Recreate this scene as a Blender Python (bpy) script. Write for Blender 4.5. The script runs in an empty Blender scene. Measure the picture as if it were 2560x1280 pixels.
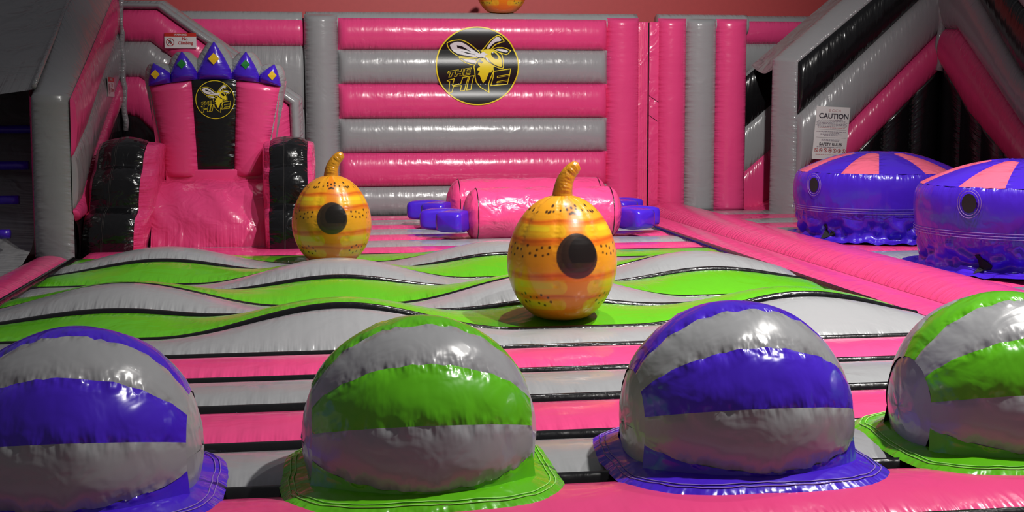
import bpy, math, random
import numpy as np
from mathutils import Vector, Matrix, noise
from mathutils.geometry import tessellate_polygon

# ------------------------------------------------------------------ camera, world, lights
scene = bpy.context.scene
col = scene.collection
PI = math.pi
YAW, PITCH, ROLL, FPX = 0.14571, 0.11166, -0.0035, 3200.0
cam_d = bpy.data.cameras.new('camera')
cam_d.sensor_width = 36.0
cam_d.lens = 36.0 * FPX / 2560.0
cam = bpy.data.objects.new('camera', cam_d)
col.objects.link(cam)
fw = Vector((math.sin(YAW) * math.cos(PITCH), math.cos(YAW) * math.cos(PITCH), -math.sin(PITCH)))
rt = Vector((math.cos(YAW), -math.sin(YAW), 0))
up = rt.cross(fw)
r2 = math.cos(ROLL) * rt + math.sin(ROLL) * up
u2 = -math.sin(ROLL) * rt + math.cos(ROLL) * up
cam.matrix_world = Matrix(((r2.x, u2.x, -fw.x, 0), (r2.y, u2.y, -fw.y, 0), (r2.z, u2.z, -fw.z, 1.4), (0, 0, 0, 1)))
scene.camera = cam

world = bpy.data.worlds.new('hall_ambience')
scene.world = world
world.use_nodes = True
world.node_tree.nodes['Background'].inputs[0].default_value = (0.95, 0.93, 1.0, 1)
world.node_tree.nodes['Background'].inputs[1].default_value = 0.095


def spot(name, loc, aim, power, angle, blend, size, colr=(1, 0.97, 0.93)):
    d = bpy.data.lights.new(name, 'SPOT')
    d.energy = power
    d.spot_size = math.radians(angle)
    d.spot_blend = blend
    d.shadow_soft_size = size
    d.color = colr
    o = bpy.data.objects.new(name, d)
    col.objects.link(o)
    o.location = loc
    o.rotation_euler = (Vector(aim) - Vector(loc)).to_track_quat('-Z', 'Y').to_euler()
    return o


spot('hall_or_fill_spot', (5.4, 7.6, 7.5), (3.6, 9.2, 0.0), 3300, 86, 1.0, 0.09)
spot('hall_or_fill_spot', (2.5, 10.0, 7.5), (1.9, 11.4, 0.0), 1600, 86, 1.0, 0.10)
spot('hall_or_fill_spot', (3.2, 6.4, 7.2), (2.6, 17.4, 2.0), 4200, 60, 1.0, 0.12)  # added fill spot to brighten the back wall, not a known lamp
spot('hall_or_fill_spot', (4.3, 4.6, 7.2), (2.6, 4.5, 0.0), 2500, 84, 1.0, 0.10)  # added fill over the front floor and bumpers, no such source seen

vs = scene.view_settings
vs.view_transform = 'Standard'
vs.look = 'None'
vs.exposure = 0.0
vs.gamma = 1.0
vs.use_curve_mapping = False

# ------------------------------------------------------------------ materials
MATS = {}


def node_mat(name):
    m = bpy.data.materials.new(name)
    m.use_nodes = True
    nt = m.node_tree
    return m, nt, nt.nodes['Principled BSDF']


def vinyl(name, rgb, rough=0.25, pucker=0.8, crumple=0.15, crumple_scale=4.0, coat=0.35, attr=None, fine=1.0):
    """glossy welded PVC: puckers along seams (UV v=0/1), soft crumples everywhere"""
    m, nt, b = node_mat(name)
    L = nt.links.new
    b.inputs['Roughness'].default_value = rough
    b.inputs['IOR'].default_value = 1.45
    b.inputs['Coat Weight'].default_value = coat
    b.inputs['Coat Roughness'].default_value = 0.09
    if attr:
        a = nt.nodes.new('ShaderNodeAttribute')
        a.attribute_name = attr
        L(a.outputs['Color'], b.inputs['Base Color'])
    else:
        nz = nt.nodes.new('ShaderNodeTexNoise')
        nz.inputs['Scale'].default_value = 1.7
        nz.inputs['Detail'].default_value = 2
        tcg = nt.nodes.new('ShaderNodeTexCoord')
        L(tcg.outputs['Object'], nz.inputs['Vector'])
        mx = nt.nodes.new('ShaderNodeMix')
        mx.data_type = 'RGBA'
        mx.inputs['A'].default_value = (rgb[0] * 0.94, rgb[1] * 0.94, rgb[2] * 0.94, 1)
        mx.inputs['B'].default_value = (min(1, rgb[0] * 1.05), min(1, rgb[1] * 1.05), min(1, rgb[2] * 1.05), 1)
        L(nz.outputs['Fac'], mx.inputs['Factor'])
        L(mx.outputs['Result'], b.inputs['Base Color'])
    tc = nt.nodes.new('ShaderNodeTexCoord')
    mp = nt.nodes.new('ShaderNodeMapping')
    mp.inputs['Scale'].default_value = (16 * fine, 1.6, 1)
    L(tc.outputs['UV'], mp.inputs['Vector'])
    n1 = nt.nodes.new('ShaderNodeTexNoise')
    n1.inputs['Scale'].default_value = 1.0
    n1.inputs['Detail'].default_value = 2.0
    L(mp.outputs['Vector'], n1.inputs['Vector'])
    sx = nt.nodes.new('ShaderNodeSeparateXYZ')
    L(tc.outputs['UV'], sx.inputs['Vector'])

    def mth(op, a, bb=None):
        n = nt.nodes.new('ShaderNodeMath')
        n.operation = op
        for i, v in enumerate((a, bb)):
            if v is None:
                continue
            if isinstance(v, (int, float)):
                n.inputs[i].default_value = v
            else:
                L(v, n.inputs[i])
        return n.outputs[0]
    d = mth('MULTIPLY', mth('ABSOLUTE', mth('SUBTRACT', sx.outputs['Y'], 0.5)), 2.0)
    mask = mth('POWER', d, 3.0)
    puck = mth('MULTIPLY', mth('MULTIPLY', mth('SUBTRACT', n1.outputs['Fac'], 0.5), mask), 0.05 * pucker)
    n2 = nt.nodes.new('ShaderNodeTexNoise')
    n2.inputs['Scale'].default_value = crumple_scale
    n2.inputs['Detail'].default_value = 2.5
    n2.inputs['Distortion'].default_value = 0.8
    L(tc.outputs['Object'], n2.inputs['Vector'])
    cr = mth('MULTIPLY', n2.outputs['Fac'], 0.06 * crumple)
    mp3 = nt.nodes.new('ShaderNodeMapping')
    mp3.inputs['Scale'].default_value = (5.5, 0.35, 1)
    L(tc.outputs['UV'], mp3.inputs['Vector'])
    n3 = nt.nodes.new('ShaderNodeTexNoise')
    n3.inputs['Scale'].default_value = 1.0
    n3.inputs['Detail'].default_value = 3.0
    L(mp3.outputs['Vector'], n3.inputs['Vector'])
    h = mth('ADD', mth('ADD', puck, cr), mth('MULTIPLY', n3.outputs['Fac'], 0.010 * pucker))
    bp = nt.nodes.new('ShaderNodeBump')
    bp.inputs['Strength'].default_value = 1.0
    bp.inputs['Distance'].default_value = 1.0
    L(h, bp.inputs['Height'])
    L(bp.outputs['Normal'], b.inputs['Normal'])
    L(bp.outputs['Normal'], b.inputs['Coat Normal'])
    MATS[name] = m
    return m


PINK = (0.79, 0.062, 0.225)
GREY = (0.305, 0.31, 0.32)
GREEN = (0.108, 0.455, 0.007)
PURPLE = (0.060, 0.015, 0.56)
BLACK = (0.006, 0.006, 0.007)
vinyl('pink', PINK)
vinyl('grey', GREY)
vinyl('green', GREEN)
vinyl('purple', PURPLE)
vinyl('black', BLACK, rough=0.25)
vinyl('pink_crumpled', PINK, crumple=0.55, crumple_scale=5, rough=0.26)
vinyl('grey_crumpled', GREY, crumple=0.28, crumple_scale=4.5, rough=0.28)
vinyl('green_crumpled', GREEN, crumple=0.3, crumple_scale=5, rough=0.24)
vinyl('purple_crumpled', PURPLE, crumple=0.3, crumple_scale=5, rough=0.24)
vinyl('black_crumpled', BLACK, crumple=0.4, crumple_scale=6, rough=0.2)
vinyl('black_seam', BLACK, pucker=0.25, crumple=0.06, crumple_scale=14, rough=0.2, coat=0.4)
vinyl('pink_seam', (0.30, 0.02, 0.07), crumple=0.2)
vinyl('pink_light', (0.85, 0.14, 0.24), crumple=0.3)
vinyl('hive_print', (1, 1, 1), attr='print', rough=0.32, pucker=0.3, crumple=0.12)
vinyl('stem', (0.62, 0.26, 0.012), crumple=0.15, crumple_scale=14, rough=0.3)
vinyl('grey_canopy', (0.30, 0.30, 0.305), crumple=1.0, crumple_scale=3, rough=0.35, coat=0.1)


def plain(name, rgb, rough=0.5, nscale=6.0, var=0.08):
    m, nt, b = node_mat(name)
    nz = nt.nodes.new('ShaderNodeTexNoise')
    nz.inputs['Scale'].default_value = nscale
    nz.inputs['Detail'].default_value = 4
    tc = nt.nodes.new('ShaderNodeTexCoord')
    nt.links.new(tc.outputs['Object'], nz.inputs['Vector'])
    mx = nt.nodes.new('ShaderNodeMix')
    mx.data_type = 'RGBA'
    mx.inputs['A'].default_value = tuple(max(0, c * (1 - var)) for c in rgb) + (1,)
    mx.inputs['B'].default_value = tuple(min(1, c * (1 + var)) for c in rgb) + (1,)
    nt.links.new(nz.outputs['Fac'], mx.inputs['Factor'])
    nt.links.new(mx.outputs['Result'], b.inputs['Base Color'])
    b.inputs['Roughness'].default_value = rough
    MATS[name] = m
    return m


plain('red_paint', (0.58, 0.068, 0.072), 0.55, 14)
plain('concrete', (0.11, 0.11, 0.11), 0.7, 5, 0.2)
plain('thread', (0.26, 0.16, 0.50), 0.6)
plain('thread_grey', (0.045, 0.04, 0.04), 0.6)
plain('thread_green', (0.35, 0.75, 0.15), 0.6)
plain('logo_yellow', (0.83, 0.66, 0.015), 0.42)
plain('logo_white', (0.72, 0.70, 0.72), 0.42)
plain('logo_black', BLACK, 0.34)
plain('gem_yellow', (0.80, 0.50, 0.01), 0.35)
plain('gem_green', (0.008, 0.20, 0.03), 0.35)
plain('sign_white', (0.72, 0.71, 0.70), 0.4)
plain('sign_red', (0.55, 0.018, 0.008), 0.4)
plain('sign_dark', (0.05, 0.045, 0.06), 0.5)
plain('sign_text_red', (0.45, 0.03, 0.03), 0.5)
plain('mesh_dark', (0.010, 0.009, 0.012), 0.9, 120, 0.6)

# ------------------------------------------------------------------ helpers


def link(o, parent=None):
    col.objects.link(o)
    if parent is not None:
        o.parent = parent
    return o


def thing(name, label, cat, loc=(0, 0, 0), group=None, rz=0.0):
    o = bpy.data.objects.new(name, None)
    o.empty_display_size = 0.1
    col.objects.link(o)
    o.location = loc
    o.rotation_euler = (0, 0, rz)
    o['label'] = label
    o['category'] = cat
    if group:
        o['group'] = group
    return o


def raw(name, V, F, mats, parent=None, uv=None, smooth=True, midx=None, attr=None, flip=False):
    me = bpy.data.meshes.new(name)
    V = np.asarray(V, float)
    if flip:
        F = [tuple(reversed(f)) for f in F]
    me.from_pydata(V.tolist(), [], [tuple(int(i) for i in f) for f in F])
    if isinstance(mats, str):
        mats = [mats]
    for m in mats:
        me.materials.append(MATS[m])
    if smooth:
        me.polygons.foreach_set('use_smooth', [True] * len(me.polygons))
    if midx is not None:
        me.polygons.foreach_set('material_index', list(midx))
    if uv is not None:
        uv = np.asarray(uv, float)
        lay = me.uv_layers.new(name='UVMap')
        li = np.empty(len(me.loops), int)
        me.loops.foreach_get('vertex_index', li)
        lay.data.foreach_set('uv', uv[li].ravel())
    if attr is not None:
        ca = me.color_attributes.new('print', 'FLOAT_COLOR', 'POINT')
        ca.data.foreach_set('color', np.asarray(attr, float).ravel())
    me.update()
    o = bpy.data.objects.new(name, me)
    return link(o, parent)


def grid_faces(n, m, cu=False, cv=False):
    F = []
    for i in range(n if cu else n - 1):
        for j in range(m if cv else m - 1):
            F.append((i * m + j, i * m + (j + 1) % m, ((i + 1) % n) * m + (j + 1) % m, ((i + 1) % n) * m + j))
    return F


def grid(name, P, mats, parent=None, UV=None, cu=False, cv=False, smooth=True, flip=False, midx=None):
    P = np.asarray(P, float)
    n, m = P.shape[:2]
    uv = None
    if UV is not None:
        uv = np.asarray(UV, float).reshape(-1, 2)
    else:
        d = np.r_[0, np.cumsum(np.linalg.norm(np.diff(P[:, m // 2], axis=0), axis=1))]
        uv = np.stack([np.repeat(d[:, None], m, 1), np.repeat(np.linspace(0, 1, m)[None], n, 0)], -1).reshape(-1, 2)
    return raw(name, P.reshape(-1, 3), grid_faces(n, m, cu, cv), mats, parent, uv, smooth, midx, flip=flip)


def resample(A, n):
    A = np.asarray(A, float)
    d = np.r_[0, np.cumsum(np.linalg.norm(np.diff(A, axis=0), axis=1))]
    t = np.linspace(0, d[-1], n)
    return np.stack([np.interp(t, d, A[:, k]) for k in range(A.shape[1])], 1)


def smooth_line(A, n, it=2):
    """resample a polyline with softened corners"""
    B = np.asarray(A, float)
    for _ in range(it):
        Q = [B[0]]
        for a, b in zip(B[:-1], B[1:]):
            Q += [a * 0.75 + b * 0.25, a * 0.25 + b * 0.75]
        Q.append(B[-1])
        B = np.array(Q)
    return resample(B, n)


def prof(v, p=0.62):
    return np.maximum(0, 1 - (2 * v - 1) ** 2) ** p


def endp(t, L, r0, r1):
    """roundness towards the two ends of a tube of length L, t in 0..1"""
    s = t * L
    e = np.ones_like(s)
    if r0 > 0:
        q = np.clip(s / r0, 0, 1)
        e *= np.sqrt(np.maximum(0, 1 - (1 - q) ** 2))
    if r1 > 0:
        q = np.clip((L - s) / r1, 0, 1)
        e *= np.sqrt(np.maximum(0, 1 - (1 - q) ** 2))
    return e


def spaced(n):
    """0..1 with points closer at the ends"""
    t = np.linspace(0, 1, n)
    return 0.5 * t + 0.5 * (0.5 - 0.5 * np.cos(PI * t))


def puff(name, A, B, N, h, mat, parent, n=None, m=13, r=(0.0, 0.0), p=0.55, soft=0, wob=0.0):
    """inflated panel between the seam lines A and B, bulging along N"""
    A = np.asarray(A, float)
    B = np.asarray(B, float)
    L = np.linalg.norm(np.diff(A, axis=0), axis=1).sum()
    L = max(L, np.linalg.norm(np.diff(B, axis=0), axis=1).sum())
    if n is None:
        n = int(np.clip(L / 0.06, 8, 90))
    ts = spaced(n)
    rs = (smooth_line if soft else resample)

    if len(A) == len(B) and len(A) > 2 and not soft:
        dd = 0.5 * (np.linalg.norm(np.diff(A, axis=0), axis=1) + np.linalg.norm(np.diff(B, axis=0), axis=1))
        tt_ = np.r_[0, np.cumsum(dd)] / dd.sum()
        ts = np.unique(np.round(np.r_[ts, tt_], 6))
        n = len(ts)
        at = lambda P: np.stack([np.interp(ts, tt_, P[:, k]) for k in range(3)], 1)
    else:
        def at(P):
            Q = rs(P, 200)
            return np.stack([np.interp(ts, np.linspace(0, 1, 200), Q[:, k]) for k in range(3)], 1)
    a, b = at(A), at(B)
    v = spaced(m)
    N = np.asarray(N, float)
    N = N / np.linalg.norm(N)
    P = a[:, None] * (1 - v)[None, :, None] + b[:, None] * v[None, :, None]
    bul = h * endp(ts, L, *r)[:, None] * prof(v, p)[None, :]
    if wob:
        ph = random.random() * 10
        bul = bul * (1 + wob * np.sin(ts * L * 7 + ph)[:, None] * np.sin(PI * v)[None])
    P = P + bul[..., None] * N
    UV = np.stack([np.repeat((ts * L)[:, None], m, 1), np.repeat(v[None], n, 0)], -1)
    # orient faces outwards
    e1 = P[n // 2 + 1 if n > 2 else 1, m // 2] - P[n // 2, m // 2]
    e2 = P[n // 2, m // 2 + 1] - P[n // 2, m // 2]
    flip = np.dot(np.cross(e2, e1), N) < 0
    return grid(name, P, mat, parent, UV, flip=flip)


def box(name, lo, hi, mat, parent=None, bev=0.0):
    (x0, y0, z0), (x1, y1, z1) = lo, hi
    import bmesh
    bm = bmesh.new()
    bmesh.ops.create_cube(bm, size=1.0)
    for v in bm.verts:
        v.co = Vector(((x0 + x1) / 2 + v.co.x * (x1 - x0), (y0 + y1) / 2 + v.co.y * (y1 - y0), (z0 + z1) / 2 + v.co.z * (z1 - z0)))
    if bev:
        bmesh.ops.bevel(bm, geom=list(bm.edges), offset=bev, segments=4, profile=0.5, affect='EDGES')
    me = bpy.data.meshes.new(name)
    bm.to_mesh(me)
    bm.free()
    me.materials.append(MATS[mat])
    me.polygons.foreach_set('use_smooth', [bool(bev)] * len(me.polygons))
    return link(bpy.data.objects.new(name, me), parent)


def sweep(name, path, rx, ry, mat, parent, up=(0, 0, 1), k=16, pw=1.0, caps=True, n=None, taper=None):
    """rounded-section tube along a path; rx along side axis, ry along the 'up' axis; pw<1 = squarer section"""
    P = np.asarray(path, float)
    if n:
        P = resample(P, n)
    n = len(P)
    T = np.gradient(P, axis=0)
    T /= np.linalg.norm(T, axis=1)[:, None]
    U0 = np.asarray(up, float)
    rings = []
    a = np.linspace(0, 2 * PI, k, endpoint=False)
    cs = np.sign(np.cos(a)) * np.abs(np.cos(a)) ** pw
    sn = np.sign(np.sin(a)) * np.abs(np.sin(a)) ** pw
    rx = np.broadcast_to(rx, (n,))
    ry = np.broadcast_to(ry, (n,))
    for i in range(n):
        S = np.cross(T[i], U0)
        S /= np.linalg.norm(S)
        U = np.cross(S, T[i])
        rings.append(P[i] + np.outer(cs * rx[i], S) + np.outer(sn * ry[i], U))
    V = np.array(rings).reshape(-1, 3)
    d = np.r_[0, np.cumsum(np.linalg.norm(np.diff(P, axis=0), axis=1))]
    uv = np.stack([np.repeat(d[:, None], k, 1), np.repeat((0.5 + 0.5 * sn)[None], n, 0)], -1).reshape(-1, 2)
    F = grid_faces(n, k, False, True)
    if caps:
        V = np.vstack([V, P[0], P[-1]])
        uv = np.vstack([uv, [0, .5], [0, .5]])
        i0, i1 = n * k, n * k + 1
        for j in range(k):
            F.append((i0, (j + 1) % k, j))
            F.append((i1, (n - 1) * k + j, (n - 1) * k + (j + 1) % k))
    return raw(name, V, F, mat, parent, uv, flip=True)


# ------------------------------------------------------------------ setting
def struct(o):
    o['kind'] = 'structure'
    return o


struct(box('floor', (-9, -2, -0.42), (14, 20, -0.30), 'concrete'))
struct(box('wall_back', (-9, 20.0, -0.3), (14, 20.2, 6.0), 'red_paint'))

# ------------------------------------------------------------------ bounce bed with humps
XL, XR, XD = -2.36, 3.90, 5.10
HUMPS = [(x, y, a) for y, a, xs_ in ((8.02, 0.195, (0.08, 3.08)), (9.15, 0.195, (-1.40, 1.58)), (10.37, 0.195, (0.08, 3.08)), (11.62, 0.18, (-1.40, 1.58))) for x in xs_]
SEAMS = [1.94, 2.62, 3.29, 3.95, 4.61, 5.25, 5.95, 6.64, 7.32, 7.93, 8.6, 9.26, 9.92, 10.58, 11.24, 11.9, 12.56, 13.22, 13.88, 14.54, 15.2, 15.86, 16.52, 17.2]


def sstep(a, b, x):
    t = np.clip((np.asarray(x, float) - a) / (b - a), 0, 1)
    return t * t * (3 - 2 * t)


def zf(x, y):
    x = np.asarray(x, float)
    y = np.asarray(y, float)
    z = np.zeros(np.broadcast(x, y).shape)
    for hx, hy, a in HUMPS:
        dx = np.clip(np.abs(x - hx) / 1.12, 0, 1)
        half = np.where(y < hy, 0.72 if hy < 8.5 else 1.15, 1.1 if hy < 11 else 0.95)
        dy = np.clip(np.abs(y - hy) / half, 0, 1)
        z = z + a * (0.5 + 0.5 * np.cos(PI * dx)) * (0.5 + 0.5 * np.cos(PI * dy))
    return z


bed = thing('bounce_bed', 'striped pink, grey and green inflatable floor with wavy humps in front of the throne', 'inflatable floor')


def stripe(parent, x0, x1, y0, y1, color, zfun, h=0.07, n=None):
    n = n or max(16, int((x1 - x0) / 0.055))
    xs = np.linspace(x0, x1, n)
    v = spaced(11)
    g = 0.018
    Y = (y0 + g) * (1 - v) + (y1 - g) * v
    X, YY = np.meshgrid(xs, Y, indexing='ij')
    Z = zfun(X, YY) + h * prof(v, 0.65)[None] * endp((xs - x0) / (x1 - x0), x1 - x0, 0.12, 0.12)[:, None]
    P = np.stack([X, YY, Z], -1)
    UV = np.stack([X - x0, np.repeat(v[None], n, 0)], -1)
    o = grid('floor_tube', P, color, parent, UV, flip=True)
    return o


def piping(parent, pts, r=0.02, hh=0.026, mat='black_seam'):
    P = np.asarray(pts, float)
    n = len(P)
    T = np.gradient(P, axis=0)
    T[:, 2] = 0
    T /= np.linalg.norm(T, axis=1)[:, None]
    S = np.stack([-T[:, 1], T[:, 0], 0 * T[:, 0]], 1)
    a = np.linspace(0, PI, 7)
    Q = P[:, None] + np.cos(a)[None, :, None] * r * S[:, None] + (np.sin(a) * hh - 0.012)[None, :, None] * np.array([0, 0, 1.0])
    return grid('seam_piping', Q, mat, parent, flip=True)


def tube_h(y):
    return 0.07 if y < 7.93 else 0.05


def bed_z(x, y):
    k = int(np.clip(np.searchsorted(SEAMS, y) - 1, 0, len(SEAMS) - 2))
    v = (y - SEAMS[k]) / (SEAMS[k + 1] - SEAMS[k])
    return float(zf(x, y)) + tube_h(y) * float(prof(np.array(np.clip(v, 0, 1)), 0.65))


flat = lambda x, y: np.zeros_like(x)
for i in range(len(SEAMS) - 1):
    y0, y1 = SEAMS[i], SEAMS[i + 1]
    hump = 7.9 < (y0 + y1) / 2 < 12.56
    if hump:
        color = 'green' if i % 2 == 1 else 'grey'
    else:
        color = 'pink' if i % 2 == 1 else 'grey'
    if abs(y0 - 7.32) < 0.01:
        color = 'grey'
    if y0 > 12.5:
        color = 'pink' if i % 2 == 0 else 'grey'
    stripe(bed, XL + 0.02, XR - 0.02, y0, y1, color, zf, tube_h((y0 + y1) / 2))
for i, y in enumerate(SEAMS[1:-1]):
    xs = np.linspace(XL + 0.02, XR - 0.02, 110)
    r = 0.036 if y < 6.5 else (0.030 if y < 13 else 0.008)
    piping(bed, np.stack([xs, np.full_like(xs, y), zf(xs, np.full_like(xs, y)) + (0.018 if y < 8 else 0.0)], 1), r, r * 1.4)
box('bed_base', (XL, 1.9, -0.30), (XR, 17.2, -0.02), 'grey', bed)

# ------------------------------------------------------------------ right-hand bed
bed_r = thing('bounce_bed', 'flat pink and grey striped inflatable floor beneath the two purple drums', 'inflatable floor')
for i in range(len(SEAMS) - 1):
    y0, y1 = SEAMS[i], SEAMS[i + 1]
    if y1 < 6:
        continue
    stripe(bed_r, XD + 0.02, 9.2, y0 + 0.1, y1 + 0.1, 'grey' if i % 2 == 0 else 'pink', flat, 0.045)
    xs = np.linspace(XD + 0.02, 9.2, 40)
    piping(bed_r, np.stack([xs, np.full_like(xs, y0 + 0.1), 0 * xs], 1), 0.016, 0.018)
box('bed_base', (XD, 5.2, -0.30), (9.2, 17.3, -0.02), 'grey', bed_r)


# ------------------------------------------------------------------ beams
def beam_tube(parent, x0, x1, y0, y1, h, mat='pink'):
    ys = np.array([[0, y0, 0], [0, y1, 0]], float)
    A = ys + [x0, 0, 0]
    B = ys + [x1, 0, 0]
    return puff('beam_tube', A, B, (0, 0, 1), h, mat, parent, n=90, r=(0.1, 0.1), p=0.6)


bm_r = thing('padded_divider', 'long pink padded beam running from the back wall beside the purple drums', 'padded beam')
beam_tube(bm_r, XR + 0.03, 4.38, 3.0, 17.25, 0.07)
beam_tube(bm_r, 4.38, XD - 0.03, 3.0, 17.25, 0.16)
ysd = np.linspace(3.0, 17.2, 140)
piping(bm_r, np.stack([np.full_like(ysd, XR), ysd, 0 * ysd + 0.02], 1), 0.036, 0.055)
piping(bm_r, np.stack([np.full_like(ysd, XD), ysd, 0 * ysd + 0.02], 1), 0.03, 0.06)
piping(bm_r, np.stack([np.full_like(ysd, 4.38), ysd, 0 * ysd + 0.012], 1), 0.010, 0.03, 'pink_seam')
box('beam_base', (XR + 0.01, 3.0, -0.30), (XD - 0.01, 17.2, -0.02), 'pink', bm_r)
bm_l = thing('padded_divider', 'short pink padded beam at the left edge in front of the grey pillar', 'padded beam')
beam_tube(bm_l, -2.74, XL - 0.03, 3.0, 12.55, 0.08)
ysd = np.linspace(3.0, 12.5, 100)
piping(bm_l, np.stack([np.full_like(ysd, XL), ysd, 0 * ysd + 0.02], 1), 0.036, 0.05)
piping(bm_l, np.stack([np.full_like(ysd, -2.76), ysd, 0 * ysd], 1), 0.024, 0.028)
box('beam_base', (-2.76, 3.0, -0.30), (XL, 12.5, -0.02), 'pink', bm_l)

# ------------------------------------------------------------------ back wall
WY = 17.4
ZB = [0.0, 0.41, 0.865, 1.325, 1.786, 2.24, 2.66]
wall = thing('banded_backdrop', 'tall pink and grey inflatable wall with the big round bee emblem', 'inflatable wall', (0, 0, 0))
WH = 0.13
for k in range(6):
    c = 'grey' if k % 2 == 0 else 'pink'
    puff('wall_tube', [(0.22, WY, ZB[k]), (3.88, WY, ZB[k])], [(0.22, WY, ZB[k + 1]), (3.88, WY, ZB[k + 1])], (0, -1, 0), WH, c, wall, m=15, r=(0.10, 0.10))
# vertical tubes right of the bands
ZT = 2.68


def vtube(parent, x0, x1, c, z1=ZT, y=WY, h=0.14, name='wall_tube'):
    return puff(name, [(x0, y, 0), (x0, y, z1)], [(x1, y, 0), (x1, y, z1)], (0, -1, 0), h, c, parent, m=15, r=(0.06, 0.08), wob=0.02)


vtube(wall, 3.88, 4.33, 'pink')
vtube(wall, 4.60, 5.0, 'pink')
vtube(wall, 5.0, 5.43, 'grey')
vtube(wall, 5.43, 5.87, 'pink')
vtube(wall, -0.22, 0.22, 'grey', 2.70, WY, 0.20)
# lapped flat flaps with the black gap
box('seam_flap', (4.30, WY - 0.03, 0.0), (4.455, WY + 0.02, 2.63), 'pink_crumpled', wall, 0.012)
box('seam_flap', (4.475, WY - 0.02, 0.0), (4.62, WY + 0.02, 2.63), 'pink_crumpled', wall, 0.008)
box('seam_gap', (4.44, WY + 0.0, 0.0), (4.50, WY + 0.03, 2.62), 'black', wall)
for zz in (1.55, 1.28):
    grid('flap_stitch', [[(4.475, WY - 0.024, zz + .07), (4.475, WY - 0.024, zz + .078)], [(4.61, WY - 0.024, zz - 0.02), (4.61, WY - 0.024, zz - 0.012)]], 'black', wall)
for xx in (4.335, 4.36, 4.385, 4.41, 4.435):
    box('flap_stitch', (xx, WY - 0.033, 0.05), (xx + 0.004, WY - 0.03, 2.6), 'pink_light', wall)
# top rolls
sweep('top_roll', [(-0.20, WY + 0.16, 2.60), (4.32, WY + 0.16, 2.60)], 0.18, 0.15, 'grey', wall, n=60)
sweep('top_roll', [(4.62, WY + 0.16, 2.60), (5.90, WY + 0.16, 2.60)], 0.18, 0.15, 'grey', wall, n=24)
box('wall_core', (-0.22, WY + 0.005, -0.3), (4.44, WY + 0.34, 2.6), 'grey', wall)
box('wall_core', (4.5, WY + 0.005, -0.3), (5.86, WY + 0.34, 2.6), 'grey', wall)

# wall section behind the throne and wall section behind the right-hand slide mouth
wall_l = thing('banded_backdrop', 'pink and grey banded inflatable wall rising behind the throne crown', 'inflatable wall')
for za, zb_, c in ((0.05, 0.5, 'grey'), (0.5, 0.98, 'pink'), (0.98, 1.46, 'grey'), (1.46, 2.29, 'grey'), (2.29, 2.66, 'pink')):
    puff('wall_tube', [(-3.6, WY + 0.1, za), (-0.22, WY + 0.1, za)], [(-3.6, WY + 0.1, zb_), (-0.22, WY + 0.1, zb_)], (0, -1, 0), 0.12, c, wall_l, m=15, r=(0.1, 0.05))
sweep('top_roll', [(-3.6, WY + 0.2, 2.62), (-0.24, WY + 0.2, 2.62)], 0.16, 0.13, 'grey', wall_l, n=40)
box('wall_core', (-3.6, WY + 0.11, -0.3), (-0.24, WY + 0.36, 2.6), 'grey', wall_l)
wall_r = thing('banded_backdrop', 'far pink and grey inflatable wall glimpsed above the right slide mouth', 'inflatable wall')
FY = 18.9
for za, zb_, c in ((0.0, 1.4, 'grey'), (1.4, 1.95, 'pink'), (1.95, 2.42, 'grey'), (2.42, 2.76, 'pink')):
    puff('wall_tube', [(5.6, FY, za), (10.5, FY, za)], [(5.6, FY, zb_), (10.5, FY, zb_)], (0, -1, 0), 0.1, c, wall_r, m=13, r=(0.1, 0.1))
sweep('top_roll', [(5.6, FY + 0.15, 2.73), (10.5, FY + 0.15, 2.73)], 0.16, 0.12, 'grey', wall_r, n=30)
box('wall_core', (5.6, FY + 0.01, -0.3), (10.5, FY + 0.3, 2.7), 'grey', wall_r)


# ------------------------------------------------------------------ emblem
LCX, LCY, LRX, LRY = 577.0, 727.0, 455.0, 440.0


def lg(pts):
    return [((x - LCX) / LRX, (LCY - y) / LRY) for x, y in pts]


def inset(P, d):
    P = np.asarray(P, float)
    n = len(P)
    area = sum(P[i, 0] * P[(i + 1) % n, 1] - P[(i + 1) % n, 0] * P[i, 1] for i in range(n))
    s = 1 if area > 0 else -1
    out = []
    for i in range(n):
        a, b, c = P[i - 1], P[i], P[(i + 1) % n]
        e1 = (b - a) / (np.linalg.norm(b - a) + 1e-9)
        e2 = (c - b) / (np.linalg.norm(c - b) + 1e-9)
        n1 = np.array([-e1[1], e1[0]]) * s
        n2 = np.array([-e2[1], e2[0]]) * s
        q = n1 + n2
        l = np.dot(q, n1)
        q = q / max(l, 0.5)
        out.append(b + q * d)
    return [tuple(p) for p in out]


def round_poly(P, it=2):
    P = [np.array(p, float) for p in P]
    for _ in range(it):
        Q = []
        for i in range(len(P)):
            a, b = P[i], P[(i + 1) % len(P)]
            Q += [a * 0.8 + b * 0.2, a * 0.2 + b * 0.8]
        P = Q
    return [tuple(p) for p in P]


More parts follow.
